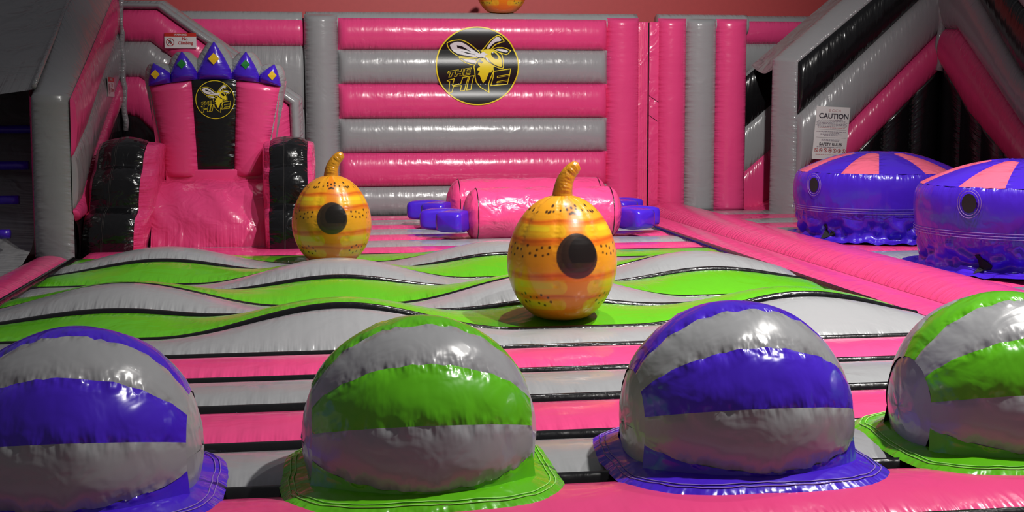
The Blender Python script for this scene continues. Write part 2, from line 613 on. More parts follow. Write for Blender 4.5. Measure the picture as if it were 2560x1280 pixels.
def poly_layers(name, layers, mapf, parent, maxe):
    """layers: (polygon in emblem units, layer number, material)"""
    V, F, MI, mats = [], [], [], []
    for poly, lay, mat in layers:
        if mat not in mats:
            mats.append(mat)
        mi = mats.index(mat)
        tris = tessellate_polygon([[Vector((p[0], p[1], 0)) for p in poly]])
        stack = [tuple(np.array(poly[i][:2], float) for i in t) for t in tris]
        while stack:
            t = stack.pop()
            e = [np.linalg.norm(t[(i + 1) % 3] - t[i]) for i in range(3)]
            k = int(np.argmax(e))
            if e[k] > maxe:
                a, b, c = t[k], t[(k + 1) % 3], t[(k + 2) % 3]
                mm = (a + b) / 2
                stack += [(a, mm, c), (mm, b, c)]
            else:
                ar = (t[1][0] - t[0][0]) * (t[2][1] - t[0][1]) - (t[2][0] - t[0][0]) * (t[1][1] - t[0][1])
                if abs(ar) < 1e-10:
                    continue
                if ar < 0:
                    t = (t[0], t[2], t[1])
                b0 = len(V)
                V += [mapf(q[0], q[1], lay) for q in t]
                F.append((b0, b0 + 1, b0 + 2))
                MI.append(mi)
    return raw(name, V, F, mats, parent, smooth=False, midx=MI)


def circ(r, n=72):
    return [(r * math.cos(2 * PI * i / n), r * math.sin(2 * PI * i / n)) for i in range(n)]


def emblem(parent, mapf, maxe, disc=True):
    ring = circ(1.0) + [circ(1.0)[0]]
    inner = circ(0.968)
    e = poly_layers('emblem', [(circ(0.99), 0, 'logo_black')], mapf, parent, maxe)
    e['label'] = 'round black bee emblem with yellow rim reading THE HIVE'
    Y, K, Wt = 'logo_yellow', 'logo_black', 'logo_white'
    # ring as quads
    segs = []
    for i in range(72):
        a, b = circ(1.0)[i], circ(1.0)[(i + 1) % 72]
        c, d = inner[(i + 1) % 72], inner[i]
        segs.append(([a, b, c, d], 1, Y))
    poly_layers('emblem_ring', segs, mapf, e, maxe)
    R = lambda p: round_poly(lg(p), 1)
    w1 = R([(238, 468), (300, 441), (390, 431), (440, 444), (505, 482), (570, 535), (612, 570), (600, 640), (470, 636), (370, 622), (345, 608), (300, 575), (262, 530)])
    w1w = R([(272, 488), (350, 456), (405, 462), (460, 490), (540, 550), (600, 588), (645, 580), (645, 628), (590, 634), (470, 612), (365, 592), (310, 555)])
    poly_layers('bee_wing', [(w1, 2, Y), (inset(w1, 0.022), 3, K), (w1w, 4, Wt),
                             (lg([(355, 496), (410, 506), (470, 540), (515, 568), (430, 540), (362, 524)]), 5, K),
                             (lg([(400, 560), (470, 575), (560, 600), (470, 588)]), 5, K)], mapf, e, maxe)
    w2 = R([(365, 625), (470, 638), (555, 645), (562, 722), (500, 714), (440, 692), (395, 660)])
    poly_layers('bee_wing', [(w2, 2, Y), (inset(w2, 0.022), 3, K), (R([(405, 645), (480, 655), (562, 665), (558, 697), (505, 692), (450, 672)]), 4, Wt)], mapf, e, maxe)
    w3 = R([(605, 562), (640, 535), (690, 470), (730, 420), (800, 375), (845, 400), (880, 458), (830, 468), (770, 495), (735, 545), (690, 562)])
    poly_layers('bee_wing', [(w3, 2, Y), (inset(w3, 0.024), 3, K), (R([(680, 532), (700, 490), (745, 435), (795, 392), (840, 430), (832, 448), (780, 455), (735, 490), (705, 534)]), 4, Wt)], mapf, e, maxe)
    w4 = R([(735, 540), (790, 513), (860, 513), (920, 535), (955, 550), (905, 605), (850, 590), (800, 570)])
    poly_layers('bee_wing', [(w4, 2, Y), (inset(w4, 0.022), 3, K), (R([(768, 548), (800, 533), (860, 536), (918, 555), (900, 576), (850, 562), (800, 552)]), 4, Wt)], mapf, e, maxe)
    st = lg([(530, 735), (545, 700), (590, 640), (650, 640), (745, 715), (755, 790), (725, 865), (706, 930), (706, 1030), (605, 965), (560, 905), (546, 850), (540, 780)])
    body = lg([(620, 640), (655, 640), (690, 675), (720, 690), (758, 722), (742, 765), (725, 800), (700, 800), (672, 880), (640, 918), (620, 880), (600, 832), (578, 825), (590, 795), (604, 782), (568, 772), (578, 748), (606, 736), (580, 705), (588, 682), (618, 700), (640, 688), (612, 660)])
    poly_layers('bee_body', [(st, 2, Y), (inset(st, 0.024), 3, K), (body, 4, Y)], mapf, e, maxe)
    hd = R([(620, 550), (690, 533), (750, 538), (805, 562), (850, 590), (862, 660), (864, 756), (815, 757), (765, 735), (730, 715), (690, 690), (640, 650)])
    hy = R([(640, 555), (690, 545), (740, 548), (772, 560), (805, 592), (835, 640), (847, 700), (840, 737), (800, 730), (750, 706), (715, 676), (690, 642), (660, 626), (625, 610)])
    poly_layers('bee_head', [(hd, 4, Y), (inset(hd, 0.022), 5, K), (hy, 6, Y),
                             (R([(722, 590), (745, 560), (790, 598), (808, 640), (780, 650), (745, 630)]), 7, K),
                             (lg([(737, 575), (745, 566), (755, 578), (747, 586)]), 8, Wt),
                             (lg([(658, 625), (690, 642), (706, 688), (678, 664)]), 7, Wt),
                             (lg([(545, 602), (605, 590), (645, 566), (668, 585), (700, 592), (662, 608), (655, 640), (625, 622), (585, 632)]), 7, Wt)], mapf, e, maxe)
    H = lg([(240, 893), (258, 880), (332, 863), (312, 938), (392, 922), (414, 850), (485, 838), (438, 1002), (382, 1010), (398, 948), (320, 958), (300, 1022), (258, 1030), (272, 902)])
    I = lg([(488, 838), (542, 829), (508, 992), (450, 1001)])
    E = lg([(748, 782), (944, 752), (936, 808), (912, 932), (720, 950), (744, 850)])
    lay = []
    for q, d in ((H, 0.020), (I, 0.020), (E, 0.022)):
        lay += [(q, 1.5, Y), (inset(q, d), 2.5, K)]
    for a in (832, 890):
        lay += [(lg([(792, a + 6), (918, a - 14), (914, a + 6), (788, a + 26)]), 3.5, Y), (lg([(800, a + 11), (912, a - 7), (909, a + 3), (798, a + 20)]), 4, K)]
    T_ = lg([(256, 785), (338, 770), (332, 797), (310, 801), (292, 850), (260, 854), (278, 807), (248, 810)])
    H_ = lg([(345, 770), (372, 765), (365, 793), (395, 788), (402, 760), (430, 756), (412, 835), (380, 840), (388, 814), (360, 818), (353, 844), (322, 848)])
    E_ = lg([(437, 756), (512, 744), (507, 764), (465, 771), (462, 781), (503, 774), (498, 794), (456, 801), (453, 811), (500, 803), (493, 825), (418, 836)])
    for q in (T_, H_, E_):
        lay += [(q, 1.5, Y), (inset(q, 0.011), 2.5, K)]
    poly_layers('emblem_lettering', lay, mapf, e, maxe)
    return e


def wall_map(u, v, lay):
    x = 2.075 + u * 0.565
    z = 2.022 + v * 0.525
    k = max(0, min(5, int(np.searchsorted(ZB, z) - 1)))
    t = (z - ZB[k]) / (ZB[k + 1] - ZB[k])
    b = WH * (0.52 + 0.48 * float(prof(np.array(t), 0.55)) ** 2)
    return (x, WY - b - 0.008 - 0.003 * lay, z)


emblem(wall, wall_map, 0.045)


# ------------------------------------------------------------------ inflatable slide, left (side wall A, canopy, ramp, mouth)
def yz(X, pts):
    return [(X, y, z) for y, z in pts]


def xz(Y, pts):
    return [(x, Y, z) for x, z in pts]


AX = -2.40
sl = thing('inflatable_slide', 'grey and pink inflatable slide at the far left with dark mouth and grey canopy', 'inflatable slide')
CY = 16.0
# end pillar, bending upwards into the sloping edge
NXp = (1, 0, 0)
puff('pillar', [(-2.77, 12.84, -0.02), (-2.75, 12.84, 1.56), (-2.72, 14.5, 2.50), (-2.72, 16.0, 3.2)], [(AX, 12.80, -0.02), (AX, 12.96, 1.56), (AX, 14.0, 1.98), (AX, 16.0, 2.86)], (0.1, -1, 0.25), 0.10, 'grey', sl, n=60, p=0.4)
a_up = [(12.88, 1.54), (13.9, 1.96), (16.0, 2.86)]
a_pg = [(12.84, 0.98), (13.62, 1.26), (14.5, 1.70), (16.0, 2.39)]
a_gp = [(12.80, 0.47), (13.2, 0.55), (13.8, 0.89), (14.84, 1.34), (16.0, 1.84)]
a_pb = [(12.9, 0.36), (13.68, 0.39), (14.3, 0.87), (15.26, 1.24), (16.0, 1.50)]
puff('band_pink', yz(AX, a_up), yz(AX, a_pg), NXp, 0.05, 'pink', sl, n=50, r=(0.03, 0.05))
puff('band_grey', yz(AX, a_pg), yz(AX, a_gp), NXp, 0.05, 'grey', sl, n=50, r=(0.03, 0.05))
puff('band_pink', yz(AX, a_gp), yz(AX, a_pb), NXp, 0.05, 'pink', sl, n=50, r=(0.03, 0.05))
puff('band_black', yz(AX, a_pb), yz(AX, [(12.9, 0.0), (16.0, 0.0)]), NXp, 0.03, 'black', sl, n=40)
inner = [(12.95, 0.0), (16.4, 0.0), (16.4, 3.0), (12.95, 1.55)]
raw('inner_panel', yz(AX - 0.38, inner), [(0, 1, 2, 3)], 'pink', sl, smooth=False)
raw('wall_core', yz(AX - 0.005, inner), [(3, 2, 1, 0)], 'black', sl, smooth=False)
# pink lining strip seen inside the mouth
puff('lining', [(-2.762, 12.85, 0.02), (-2.745, 12.85, 1.56)], [(-2.80, 13.15, 0.02), (-2.80, 13.15, 1.66)], (-1, -0.6, 0), 0.03, 'pink', sl)
# canopy
nx_, ny_ = 26, 30
xs = np.linspace(-4.9, -2.72, nx_)
tt = np.linspace(0, 1, ny_)
P = np.zeros((nx_, ny_, 3))
for i, x in enumerate(xs):
    for j, t in enumerate(tt):
        u = i / (nx_ - 1)
        sag = -0.13 * math.sin(PI * u) * (1 - 0.4 * t)
        wr = 0.025 * noise.noise(Vector((x * 1.2 + t * 3, t * 2.5, 1.3))) + 0.012 * math.sin(9 * (u + 1.1 * t))
        P[i, j] = (x, 12.86 + t * 3.4, 1.64 + t * 1.72 + sag + wr)
grid('canopy', P, 'grey_canopy', sl, flip=True)
sweep('canopy_piping', [(-2.72, 12.84 + t * 3.4, 1.66 + t * 1.72) for t in np.linspace(0, 1, 20)], 0.025, 0.025, 'grey', sl, k=8)
# ramp with blue handles and black lining
ramp = []
for y, z in [(11.9, 0.0), (12.5, 0.02), (12.9, 0.12), (13.3, 0.42), (14.2, 1.0), (16.3, 2.4)]:
    ramp.append([(x, y, z + 0.03 * math.sin(x * 3)) for x in np.linspace(-5.0, AX - 0.42, 14)])
grid('ramp', np.array(ramp), 'grey_canopy', sl, flip=True)
for y, z in ((12.83, 0.20), (13.25, 0.50), (13.75, 0.82), (14.3, 1.18)):
    sweep('handle', [(-3.75, y - 0.06, z + 0.06), (-2.98, y - 0.06, z + 0.06)], 0.05, 0.045, 'purple', sl, k=10, n=10)
raw('back_lining', [(-5.2, 16.3, 0), (AX - 0.42, 16.3, 0), (AX - 0.42, 16.3, 3.4), (-5.2, 16.3, 3.4)], [(0, 1, 2, 3)], 'black', sl, smooth=False)
puff('side_wall', yz(-5.0, [(12.9, 0.0), (16.3, 0.0)]), yz(-5.0, [(12.9, 1.6), (16.3, 3.1)]), (1, 0, 0), 0.1, 'black', sl)
raw('floor_apron', [(-5.2, 3.0, -0.02), (-2.78, 3.0, -0.02), (-2.78, 12.6, -0.02), (-5.2, 12.6, -0.02)], [(0, 1, 2, 3)], 'grey_canopy', sl, smooth=False)

# ------------------------------------------------------------------ side wall B behind the throne
sb = thing('inflatable_slide', 'pink and grey sloping slide wall behind the throne, carrying the No Climbing sign', 'inflatable slide')
BY = 16.0
NB = (0, -1, 0)
X0 = AX + 0.04
top = [(X0, 2.72), (-1.88, 2.72), (-0.27, 1.56), (-0.24, 0.0)]
b1 = [(X0, 2.64), (-1.93, 2.64), (-0.40, 1.50), (-0.36, 0.0)]
b2 = [(X0, 2.26), (-2.02, 2.26), (-1.40, 1.78), (-0.95, 1.10), (-0.92, 0.0)]
b3 = [(X0, 1.84), (-2.16, 1.84), (-1.85, 1.62), (-1.55, 1.1), (-1.5, 0.0)]
b4 = [(X0, 1.40), (-2.2, 1.36), (-1.95, 1.1), (-1.9, 0.7), (-1.9, 0.0)]
puff('edge_tube', xz(BY, top), xz(BY, b1), NB, 0.10, 'grey', sb, n=70)
puff('band_pink', xz(BY, b1), xz(BY, b2), NB, 0.11, 'pink', sb, n=70, r=(0.04, 0.02))
puff('band_grey', xz(BY, b2), xz(BY, b3), NB, 0.10, 'grey', sb, n=70, r=(0.04, 0.02))
puff('band_pink', xz(BY, b3), xz(BY, b4), NB, 0.09, 'pink', sb, n=70, r=(0.04, 0.02))
raw('panel_black', xz(BY - 0.004, [(X0, 1.40), (X0, 0), (-1.9, 0), (-1.9, 0.7), (-1.95, 1.1), (-2.2, 1.36)]), [(0, 1, 2, 3, 4, 5)], 'black', sb, smooth=False)
# thickness behind (edge rim) and back
rim_f = np.array(xz(BY, top))
rim_b = np.array(xz(BY + 0.4, top))
puff('edge_rim', rim_f, rim_b, (0.6, 0, 0.8), 0.05, 'grey', sb, n=60)
raw('wall_core', xz(BY + 0.39, [(X0, 0), (-0.25, 0), (-0.27, 1.55), (-1.88, 2.70), (X0, 2.70)]), [(4, 3, 2, 1, 0)], 'grey', sb, smooth=False)
# wrinkled corner seam
sweep('corner_seam', [(AX + 0.06 + 0.012 * math.sin(k * 1.7), BY - 0.08, 1.2 + k * 0.1) for k in range(17)], 0.035, 0.03, 'grey_crumpled', sb, up=(0, 1, 0), k=10)

# ------------------------------------------------------------------ right-hand slide (walls C, D, far wall, canopy)
sr = thing('inflatable_slide', 'pink, grey and black inflatable slide at the right carrying the caution poster', 'inflatable slide')
YC = 16.5
NC = (0, -1, 0)
PX = 6.28
sC = 0.805
t_line = lambda x: 2.06 + (x - 6.27) * sC
XE = 8.30
# edge pillar bending into the sloping edge
puff('pillar', [(6.04, YC + 0.34, -0.02), (6.05, YC + 0.34, 2.10), (XE, YC + 0.34, 2.10 + 2.25 * sC + 0.08)], [(6.29, YC, -0.02), (6.295, YC, 2.05), (XE, YC, 2.05 + 2.03 * sC)], (-0.55, -0.8, 0.15), 0.07, 'grey', sr, n=80, p=0.45, wob=0.05)
up_b = [(PX, 2.05), (XE, t_line(XE))]
lo_b = [(PX + 0.0, 1.34), (XE, 3.2)]
gr_b = [(PX, 0.50), (6.5, 0.72), (XE, 2.50)]
pk_b = [(PX, 0.0), (6.75, 0.45), (7.07, 0.77), (XE, 1.97)]
puff('band_black', xz(YC, up_b), xz(YC, lo_b), NC, 0.10, 'black', sr, r=(0.03, 0.03))
puff('band_grey', xz(YC, lo_b), xz(YC, gr_b), NC, 0.13, 'grey', sr, r=(0.05, 0.03))
puff('band_pink', xz(YC, gr_b), xz(YC, pk_b), NC, 0.11, 'pink', sr, r=(0.05, 0.05))
for k in range(5):
    xa, xb = 6.3 + 0.4 * k, 6.7 + 0.4 * k
    zt = lambda x: np.interp(x, [6.28, 6.75, 7.07, XE], [0.02, 0.45, 0.77, 1.97])
    puff('panel_black', [(xa, YC + 0.01, 0), (xa, YC + 0.01, zt(xa) + 0.05)], [(xb, YC + 0.01, 0), (xb, YC + 0.01, zt(xb) + 0.05)], NC, 0.07, 'black', sr, r=(0.0, 0.04))
raw('wall_core', xz(YC + 0.3, [(PX, 0), (XE + .2, 0), (XE + .2, 3.6), (PX, 2.0)]), [(3, 2, 1, 0)], 'black', sr, smooth=False)
# wall D, at right angles, falling towards the viewer
ND = (-1, 0, 0)
d_gp = [(16.42, 2.50), (15.99, 2.47), (15.1, 1.82), (14.3, 1.23), (13.2, 0.55), (12.6, 0.4)]
d_pb = [(16.42, 2.02), (15.6, 1.36), (14.6, 0.80), (13.6, 0.32), (12.6, 0.0)]
d_gk = [(16.42, 3.7), (15.55, 2.88), (15.0, 2.38), (14.38, 1.83), (13.2, 1.12), (12.6, 0.9)]
d_kg = [(16.42, 4.4), (15.2, 3.3), (14.58, 2.74), (13.2, 1.75), (12.6, 1.5)]
d_tp = [(16.42, 4.8), (15.2, 3.7), (14.4, 3.1), (13.2, 2.2), (12.6, 1.9)]
puff('band_pink', yz(XE, d_gp), yz(XE, d_pb), ND, 0.12, 'pink', sr, n=60, r=(0.05, 0.0))
puff('band_grey', yz(XE, d_gk), yz(XE, d_gp), ND, 0.13, 'grey', sr, n=60, r=(0.05, 0.0))
puff('band_black', yz(XE, d_kg), yz(XE, d_gk), ND, 0.12, 'black', sr, n=60, r=(0.05, 0.0))
puff('edge_tube', yz(XE, d_tp), yz(XE, d_kg), ND, 0.10, 'grey', sr, n=60)
for k in range(6):
    ya, yb = 16.45 - 0.55 * k, 16.45 - 0.55 * (k + 1)
    zt = lambda y: float(np.interp(-y, [-16.42, -15.6, -14.6, -13.6, -12.6], [2.02, 1.36, 0.80, 0.32, 0.05]))
    puff('panel_black', [(XE + 0.01, ya, 0), (XE + 0.01, ya, zt(ya) + 0.05)], [(XE + 0.01, yb, 0), (XE + 0.01, yb, zt(yb) + 0.05)], ND, 0.06, 'black', sr, r=(0.0, 0.03))
raw('wall_core', yz(XE + 0.3, [(12.6, 0), (16.8, 0), (16.8, 4.8), (12.6, 1.9)]), [(0, 1, 2, 3)], 'black', sr, smooth=False)
sweep('corner_seam', [(XE - 0.06 + 0.02 * math.sin(k * 1.3), YC - 0.10 + 0.01 * math.cos(k * 2.1), 1.94 + k * 0.1) for k in range(17)], 0.055, 0.045, 'grey_crumpled', sr, up=(0, 1, 0), k=12)
# far wall of the lane, seen through the mouth
YF = 18.05
ff = 0.84
fx0, fx1 = 6.06, 8.6
ln = lambda z0: [(fx0, z0), (fx1, z0 + (fx1 - fx0) * ff)]
puff('far_band_black', xz(YF, ln(1.88)), xz(YF, ln(1.15)), NC, 0.06, 'black', sr)
puff('far_band_grey', xz(YF, ln(1.15)), xz(YF, ln(0.50)), NC, 0.06, 'grey', sr)
puff('far_band_pink', xz(YF, ln(0.50)), xz(YF, [(fx0, -0.1), (6.4, -0.1), (fx1, 1.9)]), NC, 0.06, 'pink', sr)
raw('far_core', xz(YF + 0.3, [(fx0, 0), (fx1, 0), (fx1, 4.0), (fx0, 1.85)]), [(3, 2, 1, 0)], 'grey', sr, smooth=False)
# ramp with grey grips
rp = [[(x, y, max(0.0, (x - 6.3) * 0.75) + 0.02) for y in np.linspace(YC + 0.3, YF, 8)] for x in np.linspace(5.9, 8.6, 16)]
grid('ramp', np.array(rp), 'pink_crumpled', sr)
for x in (6.62, 6.95, 7.3):
    box('handle', (x - 0.09, 17.25, (x - 6.3) * 0.75 + 0.02), (x + 0.09, 17.75, (x - 6.3) * 0.75 + 0.14), 'grey', sr, 0.03)
# canopy between the two walls
ny_, nx_ = 18, 34
P = np.zeros((nx_, ny_, 3))
for i in range(nx_):
    for j in range(ny_):
        t = i / (nx_ - 1)
        u = j / (ny_ - 1)
        x = 6.12 + t * 2.7
        P[i, j] = (x + 0.06 * u, YC + 0.25 + u * (YF - YC - 0.2), 2.06 + t * 2.7 * 0.83 - 0.13 * math.sin(PI * u) * (1 - 0.6 * t) + 0.02 * noise.noise(Vector((x * 2, u * 3, 0))))
grid('canopy', P, 'grey_canopy', sr)
raw('back_lining', [(8.7, YC + .3, 0), (8.7, YF + 0.2, 0), (8.7, YF + 0.2, 4.3), (8.7, YC + 0.3, 4.3)], [(0, 1, 2, 3)], 'black', sr, smooth=False)

# ------------------------------------------------------------------ throne
th = thing('throne', 'big pink inflatable throne with black armrests and purple jewelled crown', 'throne', (-1.15, 13.6, 0.0))
TY = 14.2


def T(pts):
    return [(x + 1.15, y - 13.6, z) for x, y, z in pts]


def txz(Y, pts):
    return T([(x, Y, z) for x, z in pts])


puff('back_panel', txz(TY, [(-1.70, 0.70), (-1.71, 1.0), (-1.82, 1.69)]), txz(TY, [(-1.33, 0.70), (-1.34, 1.0), (-1.375, 1.76)]), (0, -1, 0), 0.10, 'pink', th, r=(0.03, 0.02))
puff('back_panel', txz(TY, [(-0.965, 0.70), (-0.955, 1.0), (-0.915, 1.76)]), txz(TY, [(-0.63, 0.70), (-0.59, 1.0), (-0.45, 1.69)]), (0, -1, 0), 0.10, 'pink', th, r=(0.03, 0.02))
puff('black_inset', txz(TY - 0.02, [(-1.345, 0.79), (-1.38, 1.765)]), txz(TY - 0.02, [(-0.958, 0.79), (-0.91, 1.765)]), (0, -1, 0), 0.03, 'black', th, r=(0.01, 0.01))
box('back_hem', T([(-1.68, TY - 0.06, 0.62)])[0], T([(-0.63, TY + 0.05, 0.80)])[0], 'pink', th, 0.02)
for side in (-1, 1):
    if side < 0:
        f = [(-1.70, 0.66), (-1.71, 1.0), (-1.82, 1.69), (-1.83, 1.75)]
    else:
        f = [(-0.63, 0.66), (-0.59, 1.0), (-0.45, 1.69), (-0.44, 1.75)]
    puff('back_side', txz(TY, f), txz(TY + 0.42, f), (side, 0, 0), 0.06, 'grey', th)
raw('back_core', txz(TY + 0.4, [(-1.70, 0), (-0.63, 0), (-0.44, 1.75), (-1.83, 1.75)]), [(3, 2, 1, 0)], 'grey', th, smooth=False)
raw('back_core', txz(TY + 0.01, [(-1.70, 0), (-0.63, 0), (-0.44, 1.75), (-1.83, 1.75)]), [(0, 1, 2, 3)], 'pink', th, smooth=False)
# crown: five points, each with grey cheeks and a jewel
val = [(-1.835, 1.69, 1.70), (-1.597, 1.73, 1.825), (-1.318, 1.765, 1.835), (-0.955, 1.765, 1.835), (-0.668, 1.735, 1.81), (-0.44, 1.685, 1.70)]
tips = [(-1.772, 1.935), (-1.475, 2.06), (-1.137, 2.165), (-0.803, 2.06), (-0.505, 1.925)]
gems = ['gem_yellow', 'gem_green', 'gem_yellow', 'gem_green', 'gem_yellow']
crown = raw('crown', txz(TY + 0.02, [(-1.80, 1.70), (-0.47, 1.70), (-0.6, 1.80), (-1.137, 1.85), (-1.66, 1.80)]), [(0, 1, 2, 3, 4)], 'purple', th, smooth=False)
for k in range(5):
    xa, za, va = val[k]
    xb, zb_, vb = val[k + 1]
    tx, tz = tips[k]
    # face: rows from base up to tip, puffed
    nr, nc = 16, 15
    P = np.zeros((nr, nc, 3))
    UVp = np.zeros((nr, nc, 2))
    for i in range(nr):
        s = i / (nr - 1)
        if s < 0.3:
            q = s / 0.3
            L_ = np.array([xa, za + (va - za) * q])
            R_ = np.array([xb, zb_ + (vb - zb_) * q])
        else:
            q = (s - 0.3) / 0.7
            L_ = np.array([xa, va]) * (1 - q) + np.array([tx - 0.004, tz]) * q
            R_ = np.array([xb, vb]) * (1 - q) + np.array([tx + 0.004, tz]) * q
            L_[0] -= 0.012 * math.sin(PI * q)
            R_[0] += 0.012 * math.sin(PI * q)
        for j in range(nc):
            c = j / (nc - 1)
            p2 = L_ * (1 - c) + R_ * c
            bul = 0.09 * prof(np.array(c), 0.5) * (min(1, (1 - s) / 0.5)) ** 0.6 * min(1.0, 0.35 + s / 0.25)
            P[i, j] = (p2[0] + 1.15, TY - 0.005 - bul - 13.6, p2[1])
            UVp[i, j] = (p2[1] - 1.7, c)
    sp = grid('crown_point', P, 'purple', th, UVp, flip=True)
    # grey cheeks sweeping back
    for sd, base in ((-1, (xa, va)), (1, (xb, vb))):
        a = np.array([(base[0], TY, base[1]), (tx + sd * 0.012 + (base[0] - tx) * 0.5, TY, (base[1] + tz) / 2 + 0.0), (tx, TY, tz)])
        b = a.copy()
        b[:, 1] += 0.32
        b[-1, 2] -= 0.05
        puff('crown_cheek', T([tuple(p) for p in a]), T([tuple(p) for p in b]), (sd * 0.8, 0, 0.6), 0.075, 'grey_crumpled', sp, n=14, m=9, r=(0.05, 0.06))
    # jewel
    gx, gz = tx * 0.75 + 0.25 * (xa + xb) / 2, 0.5 * (va + vb) / 2 + 0.5 * tz - 0.02
    if k in (0, 4):
        gx, gz = tx * 0.55 + 0.45 * (xa + xb) / 2, gz - 0.015
    gs = 0.058 if k == 2 else 0.047
    gy = TY - 0.105 if k == 2 else TY - 0.098
    V = T([(gx - gs, gy, gz), (gx, gy - 0.004, gz - gs * 1.1), (gx + gs, gy, gz), (gx, gy + 0.012, gz + gs * 1.1),
           (gx - gs, gy + 0.05, gz), (gx, gy + 0.05, gz - gs * 1.1), (gx + gs, gy + 0.05, gz), (gx, gy + 0.06, gz + gs * 1.1)])
    raw('jewel', V, [(0, 1, 2, 3), (0, 4, 5, 1), (1, 5, 6, 2), (2, 6, 7, 3), (3, 7, 4, 0)], gems[k], sp, smooth=False)


def throne_map(u, v, lay):
    x = -1.137 + u * 0.205
    z = 1.548 + v * 0.205
    return T([(x, TY - 0.052 - 0.0012 * lay - 0.0 * u, z)])[0]


emblem(th, throne_map, 0.3)
# seat cushion with draped front
sprof = smooth_line([(14.22, 0.70), (13.95, 0.68), (13.72, 0.58), (13.52, 0.38), (13.42, 0.16), (13.36, 0.02)], 40, 2)
sx_ = np.linspace(-1.76, -0.60, 44)
P = np.zeros((44, 40, 3))
for i, x in enumerate(sx_):
    for j, (y, z) in enumerate(sprof):
        t = j / 39
        w = 0.035 * noise.noise(Vector((x * 3.2 + z * 1.5, z * 2.6, 0.7))) + 0.022 * math.sin((x * 1.0 + z * 0.9) * 17 + 3 * noise.noise(Vector((x * 2, z * 2, 5)))) * math.sin(PI * t) * 0.6
        bul = 0.05 * math.sin(PI * i / 43) ** 0.5
        P[i, j] = (x + 1.15, y - w - bul * math.sin(PI * t) - 13.6, z + (w * 0.5 + 0.0) * (1 - t))
grid('seat', P, 'pink_crumpled', th, flip=True)
box('seat_base', T([(-2.3, 13.10, -0.02)])[0], T([(-0.12, 13.40, 0.035)])[0], 'pink', th, 0.015)
# arms
aprof = smooth_line([(13.02, 0.0), (12.98, 0.18), (13.02, 0.36), (13.16, 0.41), (13.27, 0.43), (13.25, 0.55), (13.27, 0.72), (13.36, 0.81), (13.45, 0.84), (13.46, 0.95), (13.54, 1.05), (13.75, 1.11), (14.05, 1.10), (14.4, 1.02)], 70, 1)


def arm(xa, xb, flare, bulge):
    n = len(aprof)
    m = 13
    P = np.zeros((n, m, 3))
    for i, (y, z) in enumerate(aprof):
        dn = np.gradient(aprof, axis=0)[i]
        nn = np.array([-dn[1], dn[0]])
        nn /= np.linalg.norm(nn)
        for j in range(m):
            c = j / (m - 1)
            bul = 0.05 * prof(np.array(c), 0.6)
            wv = 0.012 * noise.noise(Vector((c * 3, y * 5, z * 5 + xa)))
            left = xa + flare * (1 - z / 1.1)
            rgt = xb + 0.6 * flare * (1 - z / 1.1)
            P[i, j] = (left * (1 - c) + rgt * c + 1.15, y - 13.6 + nn[0] * (bul + wv), z + nn[1] * (bul + wv))
    ck = grid('armrest_cover', P, 'black_crumpled', th, flip=False)
    # twin stitch lines running over the cover
    for off in (0.36, 0.39):
        q = P[:, int(off * (m - 1))] * 0.5 + P[:, int(off * (m - 1)) + 1] * 0.5
        q = q + np.array([0.45 * (off - 0.36), -0.003, 0.003])
        sweep('stitch_line', q, 0.002, 0.002, 'thread_grey', ck, up=(1, 0, 0), k=4)
    inn = np.array([(14.4, 0.0)] + [])
    for sd, xx in ((-1, 0), (1, m - 1)):
        edge = P[:, xx]
        back = np.array([(edge[i, 0], 14.45 - 13.6, min(edge[i, 2], 1.02)) for i in range(n)])
        nn_, mm_ = n, 12
        Q = np.zeros((nn_, mm_, 3))
        for i in range(nn_):
            for j in range(mm_):
                c = j / (mm_ - 1)
                p = edge[i] * (1 - c) + back[i] * c
                bul = bulge[0 if sd < 0 else 1] * (1 - (1 - min(1, c / 0.35)) ** 2) ** 0.5 * (0.6 + 0.4 * math.sin(PI * i / (nn_ - 1)))
                bul += 0.012 * noise.noise(Vector((p[1] * 6, p[2] * 6, sd)))
                Q[i, j] = p + np.array([sd * bul, 0, 0])
        grid('armrest_side', Q, 'pink_crumpled', th, flip=(sd < 0))
    return ck


arm(-2.24, -1.80, -0.14, (0.06, 0.14))
arm(-0.55, -0.165, 0.0, (0.085, 0.07))

# ------------------------------------------------------------------ rollers with purple paddles


